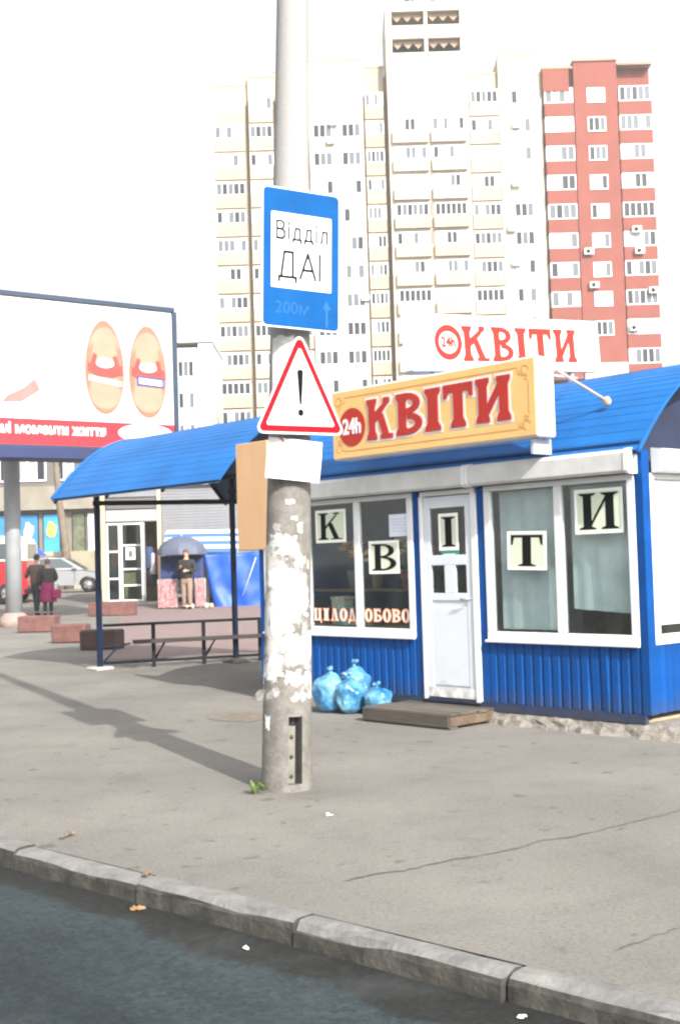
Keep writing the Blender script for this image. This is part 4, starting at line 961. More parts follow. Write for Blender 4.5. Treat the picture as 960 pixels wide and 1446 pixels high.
# box canopy under the board
MB().box(-.05, BBL-1.75, -.30, .5, Z0-.47, Z0-.175, 0, .03).build('under_casing', mat('casing_blue', (.005,.014,.07), .5, .2, 2), bb)
text('lettering', 'чні моменти життя', .34, mat('strip_white', (.82,.80,.80), .5), bb, (6.10, -.014, Z0+.27), FRONT, .004, .92, 'RIGHT', off=.010)
ov = MB(); ov.prism([(.76*math.cos(i*math.pi/16), .235*math.sin(i*math.pi/16)) for i in range(32)], 'y', -.022, -.0125); ov.build('white_oval', mat('strip_white', (.8,.8,.8)), bb, (7.18, 0, Z0+.27))
M_SHO = mat('slipper_orange', (.36,.115,.075), .5, .22, 1.6); M_SHL = mat('slipper_inner', (.43,.19,.13), .5, .12, 2); M_SHR = mat('slipper_red', (.25,.035,.03), .5, .15, 4)
def slipper(cx, cz, seed):
    def egg(w, hgt, z0, y0, y1, m_, nm, par, k=.12):
        pts = []
        for i in range(28):
            a = i*2*math.pi/28; r = 1+k*math.sin(a); pts.append((cx+w*math.cos(a)*(1-.10*math.sin(a)), z0+hgt*math.sin(a)))
        return MB().prism(pts, 'y', y0, y1).build(nm, m_, par)
    o = egg(.53, 1.18, cz, -.010, -.0022, M_SHO, 'slipper_print', bb)
    egg(.44, .56, cz-.48, -.0155, -.0105, M_SHL, 'toe', o); egg(.40, .50, cz+.50, -.0155, -.0105, M_SHL, 'heel', o)
    for sg_ in (-1, 1): MB().prism([(cx+sg_*.30,cz+.62),(cx+sg_*.42,cz+.40),(cx+sg_*.47,cz-.30),(cx+sg_*.40,cz-.62),(cx+sg_*.36,cz-.30),(cx+sg_*.34,cz+.30)], 'y', -.0205, -.0160).build('side_seam', M_SHO, o)
    MB().prism([(cx-.40,cz+.02),(cx-.30,cz+.34),(cx-.20,cz+.30),(cx-.26,cz+.0)], 'y', -.0208, -.0164).build('side_strap', M_SHR, o); MB().prism([(cx+.42,cz-.04),(cx+.32,cz+.30),(cx+.22,cz+.28),(cx+.28,cz-.04)], 'y', -.0208, -.0164).build('side_strap', M_SHR, o)
    MB().prism([(cx-.46,cz-.12),(cx-.20,cz-.24),(cx+.20,cz-.26),(cx+.48,cz-.18),(cx+.46,cz+.06),(cx+.20,cz+.02),(cx-.20,cz+.04),(cx-.45,cz+.10)], 'y', -.024, -.021).build('strap', M_SHR, o)
    MB().prism([(cx+.24*math.cos(i*.449), cz+.10+.12*math.sin(i*.449)) for i in range(14)], 'y', -.029, -.025).build('flap', mat('strip_white', (.8,.8,.8)), o)
    return o
s1 = slipper(6.10, 6.38, 1); s2 = slipper(7.28, 6.34, 2)
MB().prism([(6.96,5.98),(7.72,5.94),(7.72,6.18),(6.96,6.22)], 'y', -.032, -.027).build('label_print', mat('label_blue', (.02,.05,.22), .5), s2)
MB().prism([(7.02,6.03),(7.66,5.99),(7.66,6.13),(7.02,6.17)], 'y', -.036, -.033).build('label_print', mat('strip_white', (.8,.8,.8)), s2)
MB().prism([(5.66,6.04),(6.54,5.92),(6.54,6.03),(5.66,6.16)], 'y', -.032, -.027).build('label_print', mat('strip_white', (.8,.8,.8)), s1)
lv = MB().prism([(3.45,5.38),(3.95,5.42),(4.42,5.72),(4.28,6.0),(3.98,5.74),(3.6,5.56)], 'y', -.010, -.0022).build('pink_print', mat('print_pink', (.34,.13,.12), .5, .2, 4), bb)
MB().prism([(3.85,7.02),(4.0,7.09),(4.4,7.09),(4.52,7.0),(4.4,7.04),(4.0,7.04)], 'y', -.010, -.0022).build('grey_stroke', mat('print_grey', (.22,.22,.24), .5), bb)
for i in range(4): MB().prism([(3.5+i*.62,5.10),(3.75+i*.62,5.09),(3.75+i*.62,5.17),(3.5+i*.62,5.18)], 'y', -.010, -.0022).build('small_print', mat('print_paleblue', (.25,.42,.52), .5), bb)
# its post
_q = Matrix.Rotation(-BBA, 3, 'Z')@(Vector((-8.28, 31.2, 0))-P0); PX_, PY_ = _q.x, _q.y
MB().lathe([(.21,-.02),(.205,2.0),(.20,Z0+1.6)], 20, (PX_, PY_, 0)).build('post', mat('post_grey', (.20,.21,.22), .6, .12, 3), bb)
MB().box(PX_-.1, PX_+.1, .26, PY_, Z0+.6, Z0+.8).build('post_bracket', M_STRUT, bb)
MB().lathe([(.40,-.02),(.38,.22),(.26,.34),(.22,.36)], 12, (PX_, PY_, 0)).build('footing', mat('pinkish_concrete', (.26,.19,.17), .9, .2, 5), bb)

# red concrete blocks
M_RBL = mat('red_block', (.125,.056,.048), .9, .3, 5, .6, 25); M_RBD = mat('dark_red_block', (.048,.028,.025), .9, .3, 5, .6, 25)
def block(x0, x1, Y, hgt, dpt, m_, label, rz):
    P = ((x0+x1)/2, Y+dpt/2, gz(Y)+.004)
    e = empty('concrete_block', P, rz); w = (x1-x0)/2
    MB().box(-w, w, -dpt/2, dpt/2, 0, hgt, 0, .025).build('body', m_, e)
    return tag(e, label, 'concrete block', 'concrete blocks along the plaza edge')
block(-7.36, -6.5, 28.0, .37, .45, M_RBL, 'red concrete block right beside the billboard post', R(-6))
block(-5.56, -4.9, 23.6, .35, .40, M_RBL, 'red concrete block between the dark block and the one at the billboard post', R(-8))
block(-4.53, -3.85, 21.3, .34, .40, M_RBD, 'dark brown concrete block closest to the shelter post', R(-10))
block(-7.15, -5.85, 34.8, .40, .45, M_RBL, 'long red concrete block in front of the glazed pavilion door', R(-4))

# ------------------------------------------------------------------ pavilion with shutter, stall, umbrella
pvn = empty('shop_pavilion', (-7.95, 41, gz(41)-.01), R(1)); tag(pvn, 'grey shop pavilion with glazed white door and closed roller shutter', 'pavilion')
M_SHUT = mat('shutter_grey', (.185,.19,.205), .6, .08, 2); M_CRM = mat('cream_post', (.46,.39,.26), .6, .08, 3)
box('side_wall', M_SHUT, pvn, .0, .1, .3, 3.4, 0, 3.9); box('side_wall', M_SHUT, pvn, 5.6, 5.7, .3, 3.4, 0, 3.9); box('back_wall', M_SHUT, pvn, .12, 5.58, 3.3, 3.4, 0, 3.9)
box('roof', M_GREYW, pvn, -.15, 5.85, -.15, 3.5, 3.92, 4.05); box('step', M_CONC, pvn, .1, 2.1, -.35, -.02, .01, .10)
for x in (.07, 1.93): MB().box(x-.07, x+.07, -.04, .12, 0.02, 3.9, 0, .01).build('door_post', M_CRM, pvn)
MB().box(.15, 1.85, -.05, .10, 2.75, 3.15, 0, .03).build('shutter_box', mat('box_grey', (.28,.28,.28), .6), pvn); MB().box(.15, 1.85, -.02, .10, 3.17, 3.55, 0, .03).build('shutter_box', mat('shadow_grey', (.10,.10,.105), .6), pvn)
MB().box(.15, 1.85, -.03, .10, 3.57, 3.9, 0, .02).build('lintel', M_SHUT, pvn)
box('interior', M_INT, pvn, .16, 5.5, 2.2, 2.25, .02, 3.5)
ssm = MB().prism([(0,0),(-.02,.012),(-.02,.085),(0,.097)], 'x', 2.02, 5.58).mesh('shutter_slat', M_SHUT)
for i in range(38): put('shutter_slat', ssm, pvn, (0, .03, .2+i*.098))
def glazed(x0, x1, z0, z1, rails, name, y=0.0):
    f = MB(); t = .055
    f.box(x0, x0+t, y, y+.06, z0, z1); f.box(x1-t, x1, y, y+.06, z0, z1)
    zz = [z0]+rails+[z1-t]
    for z in zz: f.box(x0+t, x1-t, y, y+.06, z, z+t)
    o = f.build(name, M_WHITE, pvn)
    for a, b_ in zip(zz[:-1], zz[1:]): box('pane', M_GLASSP, o, x0+t+.001, x1-t-.001, y+.025, y+.031, a+t+.001, b_-.001)
    return o
M_GLASSP = glass('pavilion_glass', (.55,.68,.64), 1.6)
glazed(.17, .62, .12, 2.72, [.85, 1.75], 'side_light'); dr = glazed(.64, 1.36, .12, 2.72, [.62, 1.16, 1.95], 'door')
MB().box(.80, 1.12, -.012, -.003, 1.50, 1.90).build('poster', M_PAPER, dr); MB().box(.89, 1.03, -.02, -.013, 1.58, 1.80).build('poster_print', mat('poster_dark', (.08,.12,.1), .6), dr)
opn = MB(); opn.box(0, .05, -.55, -.03, .12, 2.72); opn.build('open_leaf', M_WHITE, pvn, (1.40, 0, 0))
for i, (x, z, cl) in enumerate(((1.52,1.5,(.03,.05,.12)), (1.66,1.3,(.35,.34,.36)), (1.78,1.35,(.18,.03,.04)), (.4,1.6,(.35,.04,.04)), (1.6,.9,(.02,.02,.03)))):
    o = MB().lathe([(.02,.62),(.14,.58),(.17,.3),(.20,-.1),(.19,-.12)], 10, (0,0,0)).build('hanging_jacket', mat('jacket_%d' % i, cl, .8), None, Vector((-7.95, 41, gz(41)))+Vector((x, .45, z-.2)))
    tag(o, ['navy jacket on the rail just inside the pavilion doorway','pale grey jacket hanging in the pavilion doorway','dark red jacket by the cream post in the pavilion doorway','red jacket showing behind the pavilion side light','black coat hanging low in the pavilion doorway'][i], 'jacket', 'clothes hanging in the pavilion')

# stall under blue tarp
M_TARP = mat('blue_tarp', (.004,.062,.36), .5, .25, 2.5, .4, 8); M_TARPS = mat('striped_sheet_white', (.50,.55,.63), .5)
def tarp(name, x0, x1, Y, dpt, hgt, cut, label, m_=M_TARP, z0=0.0):
    bm_ = MB(); n, k = 26, 14; vs = []; fs = []; rng = random.Random(9)
    for j in range(k+1):
        t = j/k
        for i in range(n+1):
            s_ = i/n; xl = x0+cut*(1-t); x = xl+(x1-xl)*s_
            yy = noise.noise(Vector((x*2.1, t*2.6, 3)))*.16+.05*math.sin(x*7+t*5)
            vs.append((x, Y+yy*(.4+.6*(1-t))-.10*(1-t), z0+t*hgt+(.05*noise.noise(Vector((x*1.5, 0, 7))) if j == k else 0)))
    for j in range(k):
        for i in range(n): fs.append((j*(n+1)+i, j*(n+1)+i+1, (j+1)*(n+1)+i+1, (j+1)*(n+1)+i))
    o = len(vs)
    for i in range(n+1):
        b_ = vs[k*(n+1)+i]; vs.append((b_[0], Y+dpt, b_[2]-.05))
    for i in range(n): fs.append((k*(n+1)+i, k*(n+1)+i+1, o+i+1, o+i))
    # right and left side sheets
    for s_ in (0, n):
        q = len(vs); 
        for j in range(k+1):
            b_ = vs[j*(n+1)+s_]; vs.append((b_[0], Y+dpt, b_[2]))
        for j in range(k): fs.append((j*(n+1)+s_, (j+1)*(n+1)+s_, q+j+1, q+j))
    return bm_.add(vs, fs, 0, True).build(name, m_, None, (0,0,0))
YS = 38.6; GS = gz(YS)
st = empty('tarp_stall', (-4.4, YS, GS)); tag(st, 'market stall wrapped in bright blue tarpaulin beside the pavilion', 'stall')
o = tarp('tarpaulin', -4.30+4.4, -2.2+4.4, 0, 1.2, 1.66, .30, '', M_TARP); o.parent = st
for x in (.15, 2.1): MB().box(x, x+.05, .3, .35, 0, 1.60).build('stall_leg', M_STRUT, st)
# rope lines
MB().tube([(1.3,-.17,.3),(1.75,-.16,1.5)], .01, 5).build('rope', M_PAPER, st)
# striped sheet sloping above the stall
ss = empty('striped_awning', (-5.72, YS+.9, GS)); tag(ss, 'white and pale blue striped sheet sloping over the stall', 'awning')
for i in range(6):
    z = 2.46-i*.125; y = .9-i*.18; mm = M_TARPS if i % 2 == 0 else mat('striped_sheet_blue', (.05,.12,.32), .5)
    MB().add([(0.05, y, z+.02), (2.42, y, z-.02), (2.44, y-.18, z-.145), (0.0, y-.18, z-.105)], [(0,1,2,3)]).build('stripe', mm, ss)
for x in (.08, 2.34): MB().tube([(x,.88,0),(x,.88,2.41)], .02, 6).build('pole', M_STRUT, ss); MB().tube([(x,-.2,0),(x,-.2,1.70)], .02, 6).build('pole', M_STRUT, ss)
# umbrella
um = empty('market_umbrella', (-4.93, YS-.35, GS)); tag(um, 'dark slate market umbrella behind the standing person', 'umbrella')
M_UMB = mat('umbrella_slate', (.075,.088,.13), .7, .15, 3); nseg = 8; rb = .78
for j in range(nseg):
    vs = []; fs = []; a0, a1 = 2*math.pi*j/nseg, 2*math.pi*(j+1)/nseg
    for i in range(7):
        t = i/6
        for k in range(4):
            a = a0+(a1-a0)*k/3; r = rb*math.sin(t*math.pi/2)*(1-.05*math.sin(k/3*math.pi)*t); vs.append((r*math.cos(a), r*math.sin(a), 1.64+.58*math.cos(t*math.pi/2)))
    for i in range(6):
        for k in range(3): fs.append((i*4+k, i*4+k+1, (i+1)*4+k+1, (i+1)*4+k))
    MB().add(vs, fs, 0, True).build('canopy_panel', M_UMB, um)
MB().tube([(0,0,0),(0,0,2.26)], .022, 8).build('pole', M_STRUT, um); MB().lathe([(.22,0),(.20,.08),(.04,.10)], 14).build('base', M_CONC, um)
# table with dark blue cloth and pink goods
tb = empty('stall_table', (-4.93, YS-.1, GS)); tag(tb, 'low market table under a dark blue cloth below the umbrella', 'table')
MB().box(-.62, .62, -.30, .30, .86, .90).build('table_top', M_PLK, tb)
vs = []; fs = []; n = 24
for i in range(n+1):
    x = -.66+1.32*i/n; yy = -.34+.03*math.sin(i*1.9)
    vs += [(x, .32, 1.62), (x, -.30, 1.60), (x, yy, .88)]
for i in range(n): fs += [(3*i, 3*i+3, 3*i+4, 3*i+1), (3*i+1, 3*i+4, 3*i+5, 3*i+2)]
MB().add(vs, fs, 0, True).build('cloth', mat('cloth_navy', (.012,.025,.10), .8, .3, 5), tb)
for x in (-.58, .54):
    for y in (-.26, .22): MB().box(x, x+.04, y, y+.04, 0, .858).build('leg', M_STRUT, tb)
M_PINK = mat('pink_cloth', (.22,.06,.07), .8, .35, 12, .4, 12, col2=(.42,.27,.27))
for i, (x0, x1, lab) in enumerate(((-5.66,-5.06,'pink patterned cloth hanging left of the standing person'), (-4.52,-4.20,'pink patterned cloth hanging between the standing person and the blue tarp'))):
    vs = []; fs = []; n = 16
    for j in range(6):
        for k in range(n+1):
            x = x0+(x1-x0)*k/n; vs.append((x, YS-.62+.014*math.sin(k*1.6+i)+(.03 if j == 5 else 0), GS+.03+.85*j/5))
    for j in range(5):
        for k in range(n): fs.append((j*(n+1)+k, j*(n+1)+k+1, (j+1)*(n+1)+k+1, (j+1)*(n+1)+k))
    o = empty('hanging_cloth', ((x0+x1)/2, YS-.62, GS)); sh_ = MB().add(vs, fs, 0, True).build('sheet', M_PINK, None); sh_.parent = o; sh_.location = -Vector(o.location)
    MB().tube([(x0-o.location.x,.03,.89),(x1-o.location.x,.03,.89)], .012, 6).build('rail', M_STRUT, o)
    for x in (x0, x1): MB().tube([(x-o.location.x,.03,0),(x-o.location.x,.03,.89)], .012, 6).build('rail_leg', M_STRUT, o)
    tag(o, lab, 'cloth', 'pink cloths on the stall')
rng = random.Random(4)
for i, x in enumerate((-4.6, -4.12, -3.98)):
    o = MB().lathe([(.02,0),(.07,.03),(.075,.10),(.05,.15),(.015,.16)], 10).build('small_bag', mat('bag_%d' % i, [(.7,.66,.55),(.66,.66,.60),(.35,.3,.2)][i], .7), None, (x, YS-.9-.1*i, gz(YS-.9)+.003))
    tag(o, ['tiny pale sack on the plaza in front of the pink cloth','tiny white sack standing by the corner of the blue tarp','tiny brown sack beside the blue tarp'][i], 'sack')

# ------------------------------------------------------------------ people (skin-modifier figures)
def skin(name, verts, edges, radii, m_, parent, root=0, sub=2):
    me = bpy.data.meshes.new(name); me.from_pydata(verts, edges, []); o = bpy.data.objects.new(name, me); C.objects.link(o)
    sk = o.modifiers.new('s', 'SKIN'); sk.use_smooth_shade = True
    for i, r in enumerate(radii): me.skin_vertices[0].data[i].radius = r if isinstance(r, tuple) else (r, r); me.skin_vertices[0].data[i].use_root = (i == root)
    ss_ = o.modifiers.new('u', 'SUBSURF'); ss_.levels = sub; ss_.render_levels = sub
    m2 = bpy.data.meshes.new_from_object(o.evaluated_get(bpy.context.evaluated_depsgraph_get())); bpy.data.objects.remove(o)
    m2.materials.clear(); m2.materials.append(m_)
    for p in m2.polygons: p.use_smooth = True; p.material_index = 0
    return put(name, m2, parent)
def chain(n, start=0): return [(start+i, start+i+1) for i in range(n-1)]
def person(P, rz, H, cols, label, arms, skirt=None, spread=.09, lean=0.0, scarf=None, stride=0.0):
    """Figure of height H facing local -y. cols: jacket, legs, hair, shoes."""
    e = empty('person', P, rz); s = H/1.75
    V = lambda x, y, z: (x*s, y*s+lean*z*s, z*s)
    ht = [V(-.20,0,1.40), V(.20,0,1.40)]
    # body: pelvis, spine, neck, head; legs; arms (arms given as elbow, wrist offsets)
    vb = [V(0,0,.95), V(0,.01,1.15), V(0,0,1.36), V(0,-.01,1.49), V(0,-.02,1.60), V(0,-.015,1.69)]
    rb_ = [(.15*s,.11*s),(.14*s,.10*s),(.15*s,.10*s),(.052*s,.052*s),(.080*s,.092*s),(.072*s,.080*s)]
    eb = chain(6)
    for sx_ in (-1, 1):
        o = len(vb); vb += [V(sx_*spread,0,.86), V(sx_*spread*1.05,-.015-sx_*stride*.55,.48), V(sx_*spread*1.1,.015-sx_*stride,.09), V(sx_*spread*1.2,-.10-sx_*stride,.035)]
        rb_ += [.083*s, .055*s, .042*s, .036*s]; eb += [(0, o)]+chain(4, o)
    arm = []
    for sx_, (el, wr) in zip((-1, 1), arms):
        o = len(vb); pts = [V(sx_*.19,0,1.38), V(*el), V(*wr)]; vb += pts; rb_ += [.052*s, .042*s, .030*s]; eb += [(2, o)]+chain(3, o); arm.append(pts)
    skin('body', vb, eb, rb_, M_SKIN, e)
    # hands: palm and five fingers
    for pts, sx_ in zip(arm, (-1, 1)):
        w = Vector(pts[2]); d = (w-Vector(pts[1])).normalized(); sd_ = d.cross(Vector((0,1,0))).normalized() if abs(d.y) < .9 else Vector((1,0,0))
        hv_ = [tuple(w), tuple(w+d*.045*s), tuple(w+d*.085*s)]; hr = [.024*s, .034*s, .032*s]; he = chain(3)
        for k, (off_, ln) in enumerate(((-.027,.062),(-.009,.075),(.009,.072),(.027,.055))):
            o = len(hv_); b0 = w+d*.085*s+sd_*off_*s; fwd = Vector((0,-.35,0))
            hv_ += [tuple(b0+d*ln*.55*s), tuple(b0+(d+fwd).normalized()*ln*s)]; hr += [.0095*s, .008*s]; he += [(2, o), (o, o+1)]
        o = len(hv_); hv_ += [tuple(w+d*.05*s+sd_*.045*s*-sx_), tuple(w+d*.09*s+sd_*.055*s*-sx_)]; hr += [.011*s, .009*s]; he += [(1, o), (o, o+1)]
        skin('hand', hv_, he, hr, M_SKIN, e, 0, 1)
    # jacket with sleeves
    vj = [V(0,0,.84), V(0,.005,1.02), V(0,.01,1.20), V(0,0,1.37), V(0,-.005,1.455)]; rj = [(.215*s,.16*s),(.21*s,.158*s),(.205*s,.15*s),(.18*s,.13*s),(.08*s,.075*s)]; ej = chain(5)
    for pts in arm:
        o = len(vj); p2 = Vector(pts[2]); p1 = Vector(pts[1]); vj += [pts[0], pts[1], tuple(p1+(p2-p1)*.93)]; rj += [.085*s, .074*s, .058*s]; ej += [(3, o)]+chain(3, o)
    skin('jacket', vj, ej, rj, cols[0], e)
    if skirt:
        MB().lathe([(.17*s,1.0*s),(.20*s,.86*s),(.245*s,.62*s),(.27*s,.42*s),(.262*s,.41*s)], 20).build('skirt', skirt, e)
    # trousers
    vt = [V(0,0,.97), V(0,0,.90)]; rt = [(.16*s,.125*s),(.165*s,.125*s)]; et = [(0,1)]
    for sx_ in (-1, 1):
        o = len(vt); vt += [V(sx_*spread,0,.80), V(sx_*spread*1.05,-.012-sx_*stride*.55,.48), V(sx_*spread*1.1,.012-sx_*stride,.085)]; rt += [.100*s, .076*s, .066*s]; et += [(1, o)]+chain(3, o)
    skin('trousers', vt, et, rt, cols[1], e)
    for sx_ in (-1, 1):
        x = sx_*spread*1.15; skin('shoe', [V(x,.05-sx_*stride,.045), V(x,-.05-sx_*stride,.045), V(x*1.05,-.15-sx_*stride,.035)], chain(3), [.048*s,.05*s,.036*s], cols[3], e, 0, 1)
    # hair: cap over the top and back of the skull; face features on -y
    vs = []; fs = []; n, k = 14, 7; hc_ = Vector(V(0,-.012,1.655))
    for j in range(k+1):
        ph = j/k*R(125)
        for i in range(n):
            a = 2*math.pi*i/n; front = max(0, -math.sin(a)); php = ph*(1-.42*front); r = .098*s
            vs.append((hc_.x+r*.92*math.sin(php)*math.cos(a), hc_.y+r*1.08*math.sin(php)*math.sin(a), hc_.z+r*1.12*math.cos(php)))
    for j in range(k):
        for i in range(n): fs.append((j*n+i, j*n+(i+1) % n, (j+1)*n+(i+1) % n, (j+1)*n+i))
    MB().add(vs, fs, 0, True).build('hair', cols[2], e)
    for sx_ in (-1, 1):
        MB().lathe([(.004,-.006),(.012,0),(.004,.006)], 8, V(sx_*.034,-.108,1.635), 'y').build('eye', M_BLACK, e)
        MB().lathe([(.006,-.012),(.024,0),(.006,.012)], 8, V(sx_*.088,-.01,1.625), 'x').build('ear', M_SKIN, e)
    MB().prism([(-.012*s,1.60*s),(.012*s,1.60*s),(0,1.645*s)], 'y', -.128*s, -.09*s).build('nose', M_SKIN, e); MB().box(-.024*s, .024*s, -.104*s, -.09*s, 1.562*s, 1.572*s).build('mouth', mat('lips', (.3,.08,.07), .5), e)
    if scarf: MB().lathe([(.085*s,1.42*s),(.10*s,1.46*s),(.085*s,1.50*s)], 14, V(0,-.005,0)).build('scarf', scarf, e)
    return tag(e, label, 'person')
J = lambda n, c: mat(n, c, .85, .2, 8, .3, 20)
person((-4.72, YS-1.0, gz(YS-1)), R(-14), 1.82, (J('jacket_dark', (.012,.014,.013)), J('trousers_beige', (.22,.155,.115)), mat('hair_brown', (.09,.05,.025), .7), M_BLACK),
       'person in dark jacket and beige trousers standing at the stall', (((-.28,.03,1.13), (-.10,-.24,1.22)), ((.28,.0,1.13), (.12,-.24,1.12))), spread=.10, stride=.05)
person((-9.05, 36.6, gz(36.6)), R(165), 1.80, (J('jacket_brown', (.10,.068,.048)), J('trousers_black', (.015,.018,.026)), mat('hair_dark', (.03,.022,.018), .7), M_BLACK),
       'person in brown jacket and dark trousers walking arm in arm by the post', (((-.27,.06,1.13), (-.25,.02,.90)), ((.32,-.02,1.16), (.44,-.16,1.12))), spread=.085, stride=.17, lean=-.03)
person((-8.66, 36.4, gz(36.4)), R(192), 1.66, (J('coat_grey', (.035,.03,.03)), J('trousers_dark', (.02,.018,.02)), mat('headscarf', (.16,.10,.09), .8), M_BLACK),
       'person in grey coat over a magenta skirt beside the brown jacket', (((-.27,-.05,1.14), (-.16,-.22,1.05)), ((.26,.02,1.13), (.24,-.08,.92))), skirt=J('skirt_magenta', (.22,.010,.085)), spread=.08, stride=-.12, lean=-.04)
hb = empty('handbag', (-8.36, 36.2, gz(36.2)+.50)); MB().box(-.13, .13, -.06, .06, 0, .26, 0, .03).build('pouch', J('bag_magenta', (.24,.012,.09)), hb); MB().tube([(-.10,0,.25),(-.06,0,.40),(.06,0,.40),(.10,0,.25)], .008, 6).build('strap', M_BLACK, hb)
tag(hb, 'magenta handbag held at the side of the skirted person', 'handbag')

# ------------------------------------------------------------------ vehicles
def wheel(parent, x, y, r, w=.2):
    e_ = MB().lathe([(r*.6,-w/2),(r*.94,-w/2),(r,-w/2+.03),(r,w/2-.03),(r*.94,w/2),(r*.6,w/2)], 24, (0,0,0), 'y').build('wheel', M_RUBBER, parent, (x, y, r))
    mb = MB(); mb.lathe([(r*.62,-w/2-.004),(r*.60,-w/2+.05),(r*.12,-w/2+.04)], 20, (0,0,0), 'y')
    for k in range(5):
        a = k*1.2566; mb.prism([(r*.10*math.cos(a+1.5), r*.10*math.sin(a+1.5)), (r*.60*math.cos(a+.14), r*.60*math.sin(a+.14)), (r*.60*math.cos(a-.14), r*.60*math.sin(a-.14)), (r*.10*math.cos(a-1.5), r*.10*math.sin(a-1.5))], 'y', -w/2-.012-.001*k, -w/2+.03)
    mb.build('rim', M_RIM, e_)
def loft(secs):
    """secs: list of rings (each list of xyz, same count)."""
    mb = MB(); k = len(secs[0]); vs = [p for s_ in secs for p in s_]; fs = []
    for i in range(len(secs)-1):
        for j in range(k): fs.append((i*k+j, i*k+(j+1) % k, (i+1)*k+(j+1) % k, (i+1)*k+j))
    fs += [tuple(range(k)), tuple((len(secs)-1)*k+j for j in range(k-1, -1, -1))]
    return mb.add(vs, fs, 0, False)
def side_profile(n, xs, zs): pass
car = empty('parked_car', (-11.66, 51.5, gz(52)), R(3)); tag(car, 'silver hatchback parked side on behind the arm in arm pair', 'car')
M_SIL = mat('silver_paint', (.27,.28,.285), .35, .05, 3, metal=.2, coat=.4)
def arch(cx, r, n=9, z0=.28): return [(cx+r*math.cos(math.pi-i*math.pi/n), .30+r*math.sin(math.pi-i*math.pi/n)) for i in range(n+1)]
# nose points to +x ; length 3.9, wheels at -1.25 and 1.2
lower = [(-1.92,.30)]+arch(-1.22,.36)+arch(1.20,.36)+[(1.90,.28),(1.96,.45),(1.92,.66),(1.55,.82),(.95,.92),(-1.6,.98),(-1.90,.90),(-1.97,.60)]
ring = lambda y, sc: [(x*sc, y, .28+(z-.28)*(1 if sc > .99 else .985)) for x, z in lower]
loft([ring(-.80,.985), ring(-.83,1), ring(.83,1), ring(.80,.985)]).build('body', M_SIL, car)
cb, ct = [(-1.85,.965),(-1.72,1.20),(-1.35,1.44),(-.5,1.50),(.15,1.46),(1.05,.93)], None
cab = lambda y, sh_: [(x*(1-sh_*.02), y*(1-max(0, z-.95)*.28), z) for x, z in cb]
loft([cab(-.79,0), cab(.79,0)]).build('cabin', M_SIL, car)
MB().tube([(-1.30,-.70,1.44),(-.4,-.68,1.50),(.15,-.69,1.46)], .015, 6).build('roof_rail', M_DARK, car)
for pts in ([(-.42,1.02),(-.42,1.40),(.10,1.40),(.72,1.02)], [(-1.32,1.04),(-1.18,1.36),(-.52,1.42),(-.52,1.02)], [(-1.66,1.08),(-1.52,1.24),(-1.30,1.33),(-1.42,1.05)]):
    mb = MB(); f = lambda x, z, d: (x, -.79*(1-max(0, z-.95)*.28)-d, z)
    v = [f(x, z, .006) for x, z in pts]+[f(x, z, -.01) for x, z in pts]; n = len(pts)
    mb.add(v, [tuple(range(n))]+[(i, (i+1) % n, (i+1) % n+n, i+n) for i in range(n)]).build('side_window', mat('car_glass', (.06,.075,.08), .08), car)
mb = MB(); mb.add([(.22,-.58,1.43),(.22,.58,1.43),(1.0,.68,.965),(1.0,-.68,.965)], [(0,1,2,3)]); mb.build('windscreen', MATS['car_glass'], car, (.012, 0, .012))
for x in (-1.22, 1.20):
    for y in (-.74, .74): wheel(car, x, y, .30)
for x in (-.44, .66): MB().box(x, x+.008, -.836, -.826, .40, .95).build('door_seam', M_DARK, car)
for x in (-.30, -1.0): MB().box(x-.09, x+.09, -.85, -.83, .86, .885).build('door_handle', M_SIL, car)
MB().box(.58, .76, -.95, -.82, .96, 1.07, 0, .02).build('wing_mirror', M_SIL, car)
for y in (-.62, .62): MB().box(1.80, 1.945, y-.14, y+.14, .60, .73, 0, .03).build('headlight', mat('lamp_glass', (.75,.76,.76), .15), car); MB().box(-1.955, -1.85, y-.12, y+.12, .70, .92, 0, .02).build('tail_light', mat('lamp_red', (.4,.02,.02), .3), car)
MB().box(1.88, 1.985, -.75, .75, .30, .46, 0, .04).build('bumper', M_SIL, car)
van = empty('red_minibus', (-13.1, 44.2, gz(44)), R(2)); tag(van, 'red minibus with white roof at the picture edge behind the billboard post', 'minibus')
M_VR = mat('van_red', (.33,.006,.010), .35, .06, 3, coat=.5)
lower = [(-2.4,.35)]+arch(-1.45,.42)+arch(1.35,.42)+[(2.0,.34),(2.06,.6),(2.03,1.50),(-2.4,1.50)]
loft([[(x*.99,-.90,z) for x, z in lower], [(x,-.94,z) for x, z in lower], [(x,.94,z) for x, z in lower], [(x*.99,.90,z) for x, z in lower]]).build('body', M_VR, van)
up = [(-2.4,1.505),(2.03,1.505),(2.03,2.05),(1.92,2.28),(1.70,2.38),(-2.4,2.40)]
loft([[(x,-.93+.10*(z-1.5),z) for x, z in up], [(x,.93-.10*(z-1.5),z) for x, z in up]]).build('upper_body', mat('van_white', (.76,.75,.73), .4, .04, 3), van)
for a, b_ in ((-2.2,-.9), (-.8,.5), (.6,1.78)): MB().prism([(a,1.56),(b_,1.56),(b_-.05,2.12),(a+.05,2.12)], 'y', -.935, -.86).build('side_window', MATS['car_glass'], van)
MB().prism([(-.80,1.58),(.80,1.58),(.72,2.10),(-.72,2.10)], 'x', 2.0, 2.042).build('rear_window', MATS['car_glass'], van)
for x in (-1.45, 1.35):
    for y in (-.84, .84): wheel(van, x, y, .36, .22)
text('lettering', 'ІІ', .42, mat('strip_white', (.8,.8,.8)), van, (.78, -.946, 1.12), FRONT, .002, 1.0, off=.02)
MB().box(1.9, 2.12, -.92, .92, .34, .52, 0, .04).build('bumper', M_DARK, van)
